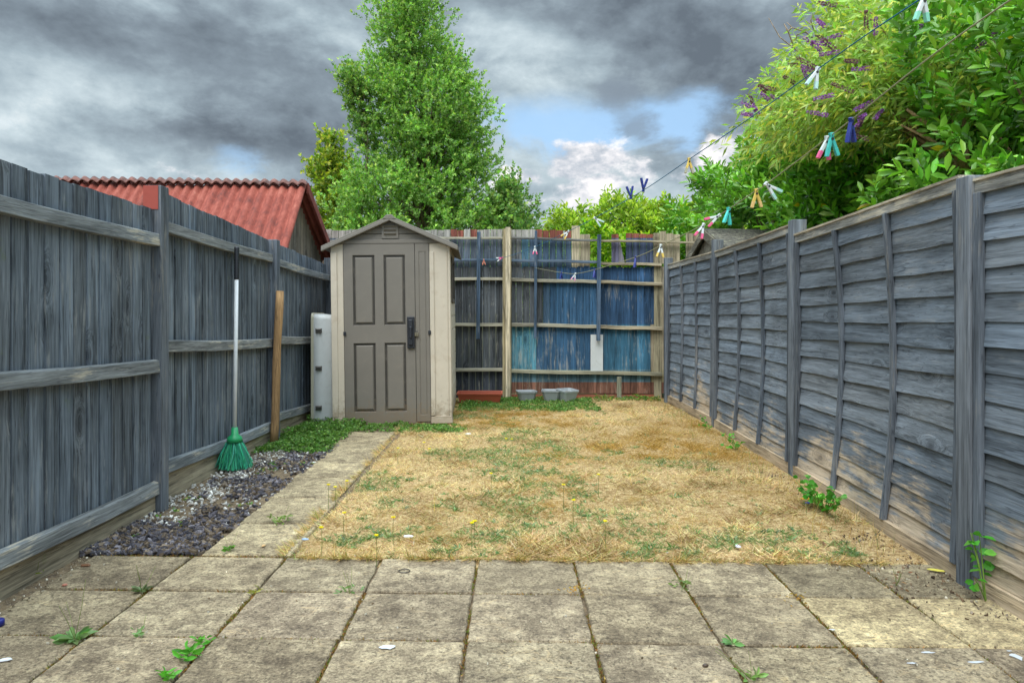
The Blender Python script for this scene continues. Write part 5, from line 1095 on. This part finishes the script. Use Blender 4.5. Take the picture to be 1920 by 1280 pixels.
flat_bit('hair_tie', 758, 1072, 'thin dark hair tie lying on a slab near the lawn edge', 'hair tie', srgb(60, 54, 48), .025, .022, .006, ring=True)
flat_bit('litter', 1510, 944, 'orange-yellow scrap of litter by the bramble seedling', 'litter', srgb(230, 170, 40), .04, .016, .03)
flat_bit('litter', 1514, 952, 'small blue scrap of litter just below the orange one', 'litter', srgb(70, 90, 190), .016, .012, .03)
flat_bit('feather', 765, 1018, 'white feather scrap in the lawn, left of centre', 'litter', srgb(222, 226, 230), .03, .018, .035)
flat_bit('litter', 572, 1022, 'pale blue scrap at the left corner of the lawn', 'litter', srgb(150, 180, 220), .018, .010, .03)
flat_bit('litter', 1384, 1036, 'whitish scrap at the front edge of the lawn', 'litter', srgb(214, 208, 220), .014, .022, .03)
flat_bit('litter', 878, 820, 'crumpled white scrap far back in the lawn', 'litter', srgb(224, 222, 216), .035, .022, .035)
flat_bit('litter', 588, 868, 'white flake lying on the left edge of the path', 'litter', srgb(226, 228, 226), .018, .012, .006)
flat_bit('litter', 560, 857, 'pale broken stone patch beside the path', 'stone', srgb(200, 200, 192), .05, .02, .01)
flat_bit('litter', 10, 1240, 'white strip of litter at the bottom left edge', 'litter', srgb(226, 228, 230), .03, .010, .006, .4)
flat_bit('pebble', 1322, 1249, 'dark pebble on the slabs, lower right', 'stone', srgb(70, 54, 40), .011, .010, .004)
flat_bit('pebble', 122, 1098, 'small reddish pebble near the left fence', 'stone', srgb(176, 116, 96), .014, .012, .004)
flat_bit('dried_leaf', 160, 1061, 'curled brown leaf by the corner of the gravel', 'leaf', srgb(120, 84, 60), .03, .018, .004)
flat_bit('dried_leaf', 1755, 1073, 'pale yellow leaf near the foot of the nearest right post', 'leaf', srgb(206, 196, 84), .04, .012, .01, -.5)
flat_bit('dried_leaf', 494, 1024, 'small tan dried leaf on the slab before the path', 'leaf', srgb(196, 160, 110), .012, .014, .004)
n0 = 0
for (px, pyy, w_, h_) in ((1708, 1245, .02, .006), (1830, 1243, .028, .010), (1905, 1232, .02, .03), (1738, 1225, .03, .008), (1892, 1222, .01, .006), (1560, 1182, .012, .006), (727, 1215, .03, .018)):
    x, y, _ = gnd(px, pyy); mb = MB(); K = 11; pts = [(x + math.cos(i * 2 * math.pi / K) * w_ * random.uniform(.5, 1.1), y + math.sin(i * 2 * math.pi / K) * h_ * random.uniform(.5, 1.1), .0052) for i in range(K)]
    mb.add(pts, [tuple(range(K))], srgb(196, 200, 204)); o = mb.build('paint_splash', M['plastic']); tag(o, ['long white paint mark on the lower right slabs', 'white paint spot near the bottom right corner joint', 'white paint streak at the right edge of the patio', 'thin smear of white paint above the long mark', 'small white paint drop by the right edge', 'tiny pale paint drip on the right-hand slabs', 'faint whitish smudge on a centre-left slab'][n0], 'paint mark'); n0 += 1
# blue lid at the left edge of the picture
x, y, _ = gnd(-3, 1172); mb = MB(); mb.tube([(x, y, .0), (x, y, .02), (x, y, .024)], [.02, .02, .016], 16, srgb(24, 34, 120)); tag(mb.build('bottle_top', M['plastic'], None, True), 'dark blue bottle top at the left edge of the patio', 'bottle top')
